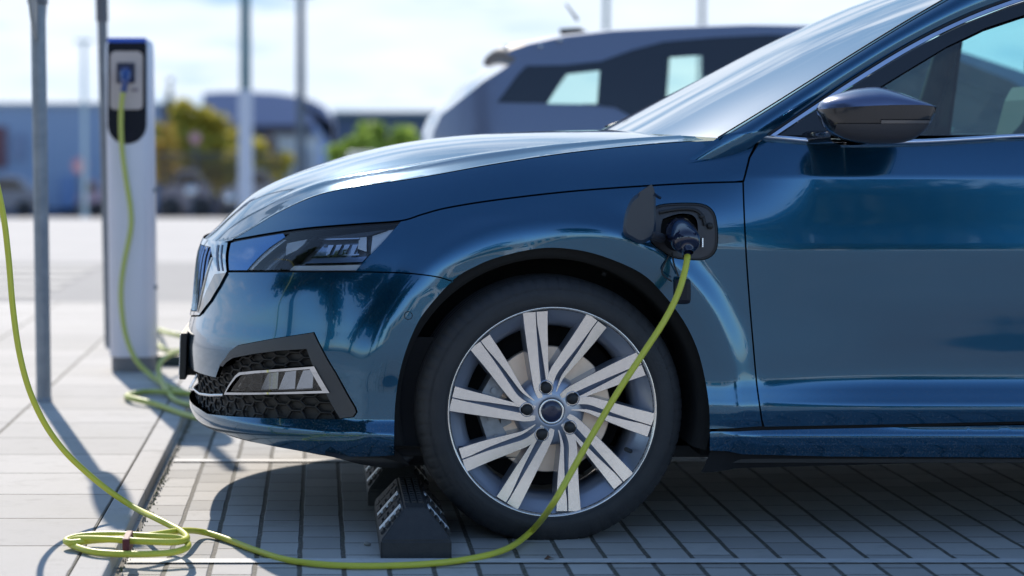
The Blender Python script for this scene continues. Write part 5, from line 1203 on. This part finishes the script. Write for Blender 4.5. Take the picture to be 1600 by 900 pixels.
def tree(name, x, y, z, h, rad, m, lab, cat='tree', n=1500, leaf=.12, shape='round', group=None, trunk=True, seed=1):
    rg = np.random.default_rng(seed); e = empty(name, (x, y, z)); tag(e, lab, cat, group)
    if trunk:
        mb = MB(); tr = [(x+.02*h*math.sin(k*1.3+seed)*k/5, y+.015*h*math.cos(k*2+seed)*k/5, z+h*.75*k/5) for k in range(6)]; mb.tube(tr, [.028*h*(1-k*.15) for k in range(6)], 8)
        for k in range(9):
            i = 2+k % 4; a = k*2.4+seed; l = rad*(.55+.3*rg.random()); p0 = np.array(tr[i]); p1 = p0+np.array((math.cos(a)*l, math.sin(a)*l, l*.55)); mb.tube([p0, (p0+p1)/2+np.array((0, 0, .04*h)), p1], [.012*h, .008*h, .003*h], 5)
        mb.build('trunk', BARK, e)
    cl = []
    for k in range(34 if shape != 'cone' else 26):
        if shape == 'cone': t = rg.random(); a = rg.random()*6.28; rr = rad*(1-t)*rg.random()**.5; cl.append((rr*math.cos(a), rr*math.sin(a), h*(.12+.86*t), rad*(.3-.2*t)))
        else:
            d = rg.normal(size=3); d /= np.linalg.norm(d); q = rg.random()**.4; zz0 = h*(.60 if shape == 'round' else .5); cl.append((d[0]*rad*q, d[1]*rad*q, zz0+d[2]*h*(.36 if shape == 'round' else .42)*q, rad*(.20+.22*rg.random())))
    mb = MB(); vs_ = []; fs = []
    C_ = np.array(cl); pick = rg.integers(0, len(C_), n); d = rg.normal(size=(n, 3)); d /= np.linalg.norm(d, axis=1)[:, None]
    P = C_[pick, :3]+d*C_[pick, 3:4]*(rg.random((n, 1))**.45); a = rg.normal(size=(n, 3)); a /= np.linalg.norm(a, axis=1)[:, None]; b = np.cross(a, rg.normal(size=(n, 3))); b /= np.linalg.norm(b, axis=1)[:, None]
    s = leaf*(.6+.8*rg.random((n, 1))); P += np.array((x, y, z)); P[:, 2] = np.maximum(P[:, 2], z+.02)
    for i in range(n):
        k = len(vs_); vs_ += [tuple(P[i]-a[i]*s[i]), tuple(P[i]+b[i]*s[i]*.55), tuple(P[i]+a[i]*s[i]), tuple(P[i]-b[i]*s[i]*.55)]; fs.append((k, k+1, k+2, k+3))
    mesh_obj('crown', vs_, fs, m, e); return e
LY = leafmat('yellow_leaf', (.50, .38, .04), (.24, .26, .05)); LO = leafmat('orange_leaf', (.42, .26, .06), (.32, .28, .05)); LG = leafmat('green_leaf', (.36, .46, .07), (.16, .26, .05)); LD = leafmat('dark_leaf', (.035, .07, .02), (.02, .045, .015))
def tpx(px, ytop, ybase, Y, **k):
    a = bp(px, ytop, Y); z0 = zg(Y); return dict(x=float(a[0]), y=Y, z=z0, h=float(a[2]-z0), **k)
mpx = 3500/78.
tree('yellowing_tree', **tpx(285, 160, 0, 78.), rad=64/mpx, m=LY, lab='yellowing tree right beside the charging column', seed=3, n=4200, leaf=.15)
tree('yellowing_tree', **tpx(345, 172, 0, 79.), rad=72/mpx, m=LY, lab='broad yellow-green tree between the orange-tinged tree and the flag pole', seed=5, n=4200, leaf=.15)
tree('yellowing_tree', **tpx(405, 212, 0, 76.), rad=50/mpx, m=LY, lab='lowest yellowing tree, behind the flag pole', seed=8, n=3000, leaf=.14)
tree('orange_shrub', **tpx(258, 190, 0, 74.), rad=22/mpx, m=LO, lab='orange-tinged young tree touching the edge of the charging column', seed=9, n=800, leaf=.13)
tree('conifer', **tpx(266, 118, 0, 84.), rad=17/mpx, m=LD, lab='narrow dark conifer tip standing above the yellow trees', shape='cone', seed=11, n=900, leaf=.12)
for k, (px, yt, r_, lab) in enumerate(((556, 190, 42, 'leftmost rounded green bush right of the hall pier'), (598, 180, 48, 'middle rounded green bush in front of the dark shed'), (645, 179, 46, 'green bush partly hidden by the tail of the grey car'))):
    tree('bush', **tpx(px, yt, 0, 60.+k*3), rad=r_/(3500/62.), m=LG, lab=lab, cat='bush', shape='low', seed=20+k, n=4200, leaf=.12, group='green bushes before the dark shed')
# far tree line behind the shed
mb = MB(); n = 5200; rg = np.random.default_rng(4)
for i in range(n):
    t = rg.random(); px = -300+t*2300; hgt = 1.3+.5*math.sin(px*.011)+.4*math.sin(px*.037+1); Y = 170+rg.random()*12; p0 = at(px, 250, Y); z = zg(130)-1+rg.random()**.7*(hgt+4.1); a = rg.normal(size=3)*.55; b = rg.normal(size=3)*.55; c = np.array((p0[0], Y, z))
    if 0 < 1: mb.add([c-a, c+b, c+a, c-b], [(0, 1, 2, 3)])
# (kept low: it only closes the horizon)
tag(mb.build('far_woodland', LD, org=None), kind='stuff', label='far line of dark woodland closing the horizon')
# ---------------- flag poles and lamps
def mast(px, ytop, Y, r, m, lab, name='flag_pole', m2=None, split=None, top=None, group=None):
    a = bp(px, ytop, Y); z0 = zg(Y) if Y > 29 else 0; e = empty(name, (float(a[0]), Y, z0)); tag(e, lab, 'pole', group)
    x = float(a[0]); mb = MB(); zs = float(bp(px, split, Y)[2]) if split else float(a[2])
    mb.tube([(x, Y, z0), (x, Y, zs)], [r, r*(.92 if split else .75)], 14); mb.build('lower_pole' if split else 'pole', m, e)
    if split: mb = MB(); mb.tube([(x, Y, zs), (x, Y, float(a[2]))], [r*.72, r*.6], 14); mb.build('upper_pole', m2, e)
    mb = MB(); mb.lathe([(r*1.7, 0), (r*1.7, .05), (r, .09)], (x, Y, z0), 'z', 14); mb.build('base_flange', m, e)
    if top: mb = MB(); tz = float(a[2]); mb.box(x-top, x+top, Y-.12, Y+.12, tz, tz+.12, bev=.03); mb.build('lamp_head', m2 or m, e)
    return e
PW = mat('pale_pole', (.44, .48, .58), .5); PT = mat('teal_grey_pole', (.05, .13, .16), .5); PD = mat('dark_pole', (.06, .085, .12), .5)
mast(383, -120, 42., 12/(3500/42.), PW, 'thick pale flag pole with a thinner dark upper part in front of the hall', m2=PT, split=140)
mast(470, -6, 50., 8/(3500/50.), PD, 'dark lamp post in front of the gatehouse, reaching the top edge', name='lamp_post', m2=PT, top=.32)
mast(131, 68, 60., 4/(3500/60.), mat('faint_pole', (.40, .5, .55), .5), 'thin faint lamp post above the blue warehouse', name='lamp_post', top=.22)
mast(948, -60, 55., 5/(3500/55.), PT, 'thin pole above the aerial of the grey car', name='lamp_post'); mast(1098, -60, 55., 5/(3500/55.), PD, 'thin dark pole above the roof of the grey car', name='lamp_post')
# round pinkish signs
for (px, py, Y, r, lab) in ((125, 258, 70., 13, 'round pinkish sign on a thin post before the blue warehouse'), (305, 216, 72., 9, 'round pink sign half hidden in the yellow trees')):
    c = bp(px, py, Y); z0 = zg(Y); e = empty('round_sign', (float(c[0]), Y, z0)); tag(e, lab, 'sign')
    mb = MB(); mb.tube([(c[0], Y+.05, z0), (c[0], Y+.05, c[2])], .04, 8); mb.build('post', PD, e); mb = MB(); mb.lathe([(0, -.01), (r/(3500/Y), -.01), (r/(3500/Y), .02), (0, .02)], (c[0], Y, c[2]), 'y', 24); mb.build('disc', mat('pink_sign', (.50, .26, .30), .5), e)
# ---------------- far cars
def far_car(px0, px1, ytop, Y, col, lab, lamp=None):
    a = bp(px0, ytop, Y); b = bp(px1, ytop, Y); z0 = zg(Y); L = b[0]-a[0]; h = 1.45; x = a[0]
    e = empty('distant_car', (float(x+L/2), Y, z0)); tag(e, lab, 'car', 'cars parked in the far yard')
    pr = [(0, .3), (0, .75), (.06, .88), (.22, .95), (.34, 1.38), (.5, h), (.72, 1.4), (.88, 1.0), (1, .9), (1, .3)]
    mb = MB(); mb.prism([(x+p[0]*L, z0+p[1]) for p in pr], Y, Y+1.7); mb.build('body', mat('far_car_paint', col, .25, coat=1), e)
    mb = MB(); mb.prism([(x+p[0]*L, z0+p[1]) for p in [(.27, .98), (.36, 1.32), (.70, 1.32), (.82, 1.0)]], Y-.03, Y+1.73); mb.build('windows', GLOSSBLACK, e)
    for t in (.2, .8): mb = MB(); mb.lathe([(0, -.05), (.3, -.05), (.32, .0), (.32, .2)], (x+L*t, Y, z0+.32), 'y', 24); mb.build('wheel', RUBBER, e)
    return e
far_car(-60, 62, 290, 78., (.10, .12, .17), 'dark car parked in front of the blue warehouse at the left edge')
far_car(250, 330, 290, 66., (.13, .12, .16), 'dark car parked in front of the bar fence nearest the charging column'); far_car(345, 440, 290, 66., (.18, .18, .22), 'grey car parked in front of the bar fence, right of the other dark one')
far_car(120, 160, 300, 84., (.30, .22, .32), 'small mauve car parked in front of the blue warehouse beside the charging column')
van = empty('delivery_van', tuple(bp(0, 330, 88.))); tag(van, 'white van at the left edge in front of the warehouse', 'van')
a = bp(-140, 284, 88.); b = bp(30, 310, 88.); mb = MB(); mb.box(a[0], b[0], 88, 90, zg(88.)+.4, a[2], bev=.15); mb.build('body', mat('white_van', (.80, .82, .82), .3, coat=.6), van)
mb = MB(); mb.box(a[0]+.2, b[0]-.4, 87.97, 90.03, b[2]-.35, b[2]); mb.build('stripe', mat('van_stripe', (.2, .24, .34), .4), van)
for xx in (a[0]+.8, b[0]-.8): mb = MB(); mb.lathe([(0, -.03), (.34, -.03), (.35, .2)], (xx, 88, zg(88.)+.35), 'y', 24); mb.build('wheel', RUBBER, van)
a = bp(545, 238, 56.); b = bp(592, 262, 56.); e = empty('white_trailer', (float(a[0]), 56., zg(56.))); tag(e, 'small white trailer in front of the leftmost green bush', 'trailer')
mb = MB(); mb.box(a[0], b[0], 56, 57.5, zg(56.)+.35, a[2], bev=.05); mb.build('box_body', mat('trailer_white', (.62, .60, .60), .5), e); mb = MB(); mb.lathe([(0, -.03), (.3, -.03), (.3, .15)], ((a[0]+b[0])/2, 56, zg(56.)+.3), 'y', 20); mb.build('wheel', RUBBER, e)
# chrome balls added on posts along the fence line to make sun glints
for (px, py) in ((299, 299), (360, 311)):
    c = bp(px, py, 65.); e = empty('glint_ball', (float(c[0]), 65., zg(65.))); tag(e, 'chrome ball added as a sun glint %s the dark parked cars' % ('above the gap on the left of' if px < 320 else 'lower right of the other, among'), 'mirror')
    mb = MB(); mb.tube([(c[0], 65.1, zg(65.)), (c[0], 65.1, c[2])], .03, 8); mb.build('post', PD, e)
    bm = bmesh.new(); bmesh.ops.create_uvsphere(bm, u_segments=24, v_segments=16, radius=.17); bm.verts.index_update(); mb = MB(); mb.add([(v.co.x+c[0], v.co.y+65, v.co.z+c[2]) for v in bm.verts], [[v.index for v in f.verts] for f in bm.faces], True); bm.free(); mb.build('dome', CHROME, e)
# ------------------------------------------------------------------ what the car mirrors: trees and a building across the road behind the viewer
tree('roadside_tree', -7.5, 3.4, 0, 8.5, 2.7, LD, 'dark leafy tree nearest the bay on its left, mirrored in the bumper', seed=31, n=7000, leaf=.2)
tree('roadside_tree', -8.5, -1.5, 0, 9.5, 2.9, LD, 'tall dark tree left of the bay beside the nearest one', seed=32, n=7000, leaf=.22)
tree('roadside_tree', -6.5, -7., 0, 9., 2.8, LD, 'dark tree across the road behind the viewer on the left', seed=33, n=7000, leaf=.22)
tree('roadside_tree', 9., -26., 0, 8., 3.4, LD, 'dark tree across the road behind the viewer on the right', seed=34, n=3600, leaf=.3)
e = empty('office_block', (6., -44., 0)); tag(e, 'low pale office building across the road behind the viewer', 'building')
mb = MB(); mb.box(-14, 24, -50, -40, 0, 4.2); mb.build('wall', mat('office_wall', (.42, .36, .28), .8), e)
for k in range(9): mb = MB(); mb.box(-12+k*4, -10+k*4, -40.02, -39.95, 1.2, 3.0); mb.build('window', GLOSSBLACK, e)
def glint_car(x, y, col, lab):  # unseen cars added for bright glints along the door crease
    e = empty('distant_car', (x, y, 0)); tag(e, lab, 'car', 'unseen cars added behind the viewer for glints in the door')
    pr = [(0, .3), (0, .75), (.06, .88), (.22, .95), (.34, 1.38), (.5, 1.46), (.72, 1.4), (.88, 1.0), (1, .9), (1, .3)]
    mb = MB(); mb.prism([(x-2.1+p[0]*4.2, p[1]) for p in pr], y-1.7, y); mb.build('body', mat('glint_car_paint', col, .25, coat=1), e)
    mb = MB(); mb.prism([(x-2.1+p[0]*4.2, p[1]) for p in [(.27, .98), (.36, 1.32), (.70, 1.32), (.82, 1.0)]], y-1.73, y+.03); mb.build('windows', GLOSSBLACK, e)
    for t in (.2, .8): mb = MB(); mb.lathe([(0, .05), (.3, .05), (.32, .0), (.32, -.2)], (x-2.1+4.2*t, y, .32), 'y', 24); mb.build('wheel', RUBBER, e)
glint_car(3., -19., (.80, .80, .80), 'unseen white car added for door glints behind the viewer, nearest the roadside trees'); glint_car(8.6, -19., (.75, .76, .78), 'unseen white car added for door glints behind the viewer, beside the silver one'); glint_car(14.4, -19., (.45, .46, .5), 'unseen silver car added for door glints behind the viewer'); glint_car(20.5, -19., (.8, .8, .8), 'unseen white car added for door glints behind the viewer, last in the row')
# ------------------------------------------------------------------ small litter
for (px, py, lab) in ((859, 874, 'dry brown leaf on the paving just right of the cable'), (1146, 846, None)):
    if not lab: continue
    c = gnd(px, py, .004); mb = MB(); s = .014
    mb.add([(c[0]-s, c[1], .004), (c[0]-s*.3, c[1]+s*.7, .012), (c[0]+s, c[1]+s*.2, .005), (c[0]+s*.2, c[1]-s*.7, .010), (c[0]-s*.5, c[1]-s*.6, .006)], [(0, 1, 3), (1, 2, 3), (0, 3, 4)])
    tag(mb.build('fallen_leaf', mat('dry_leaf', (.10, .05, .03), .8)), lab, 'leaf')
c = gnd(574, 853, .0); mb = MB(); bm = bmesh.new(); bmesh.ops.create_icosphere(bm, subdivisions=2, radius=.007); bm.verts.index_update()
mb.add([(v.co.x*1.3+c[0]+.002*math.sin(v.co.z*900), v.co.y+c[1], max(0, v.co.z*.8+.005)) for v in bm.verts], [[v.index for v in f.verts] for f in bm.faces], False); bm.free(); tag(mb.build('pebble', mat('pebble', (.25, .24, .22), .8)), 'small grey pebble beside the nearest wheel stop', 'stone')
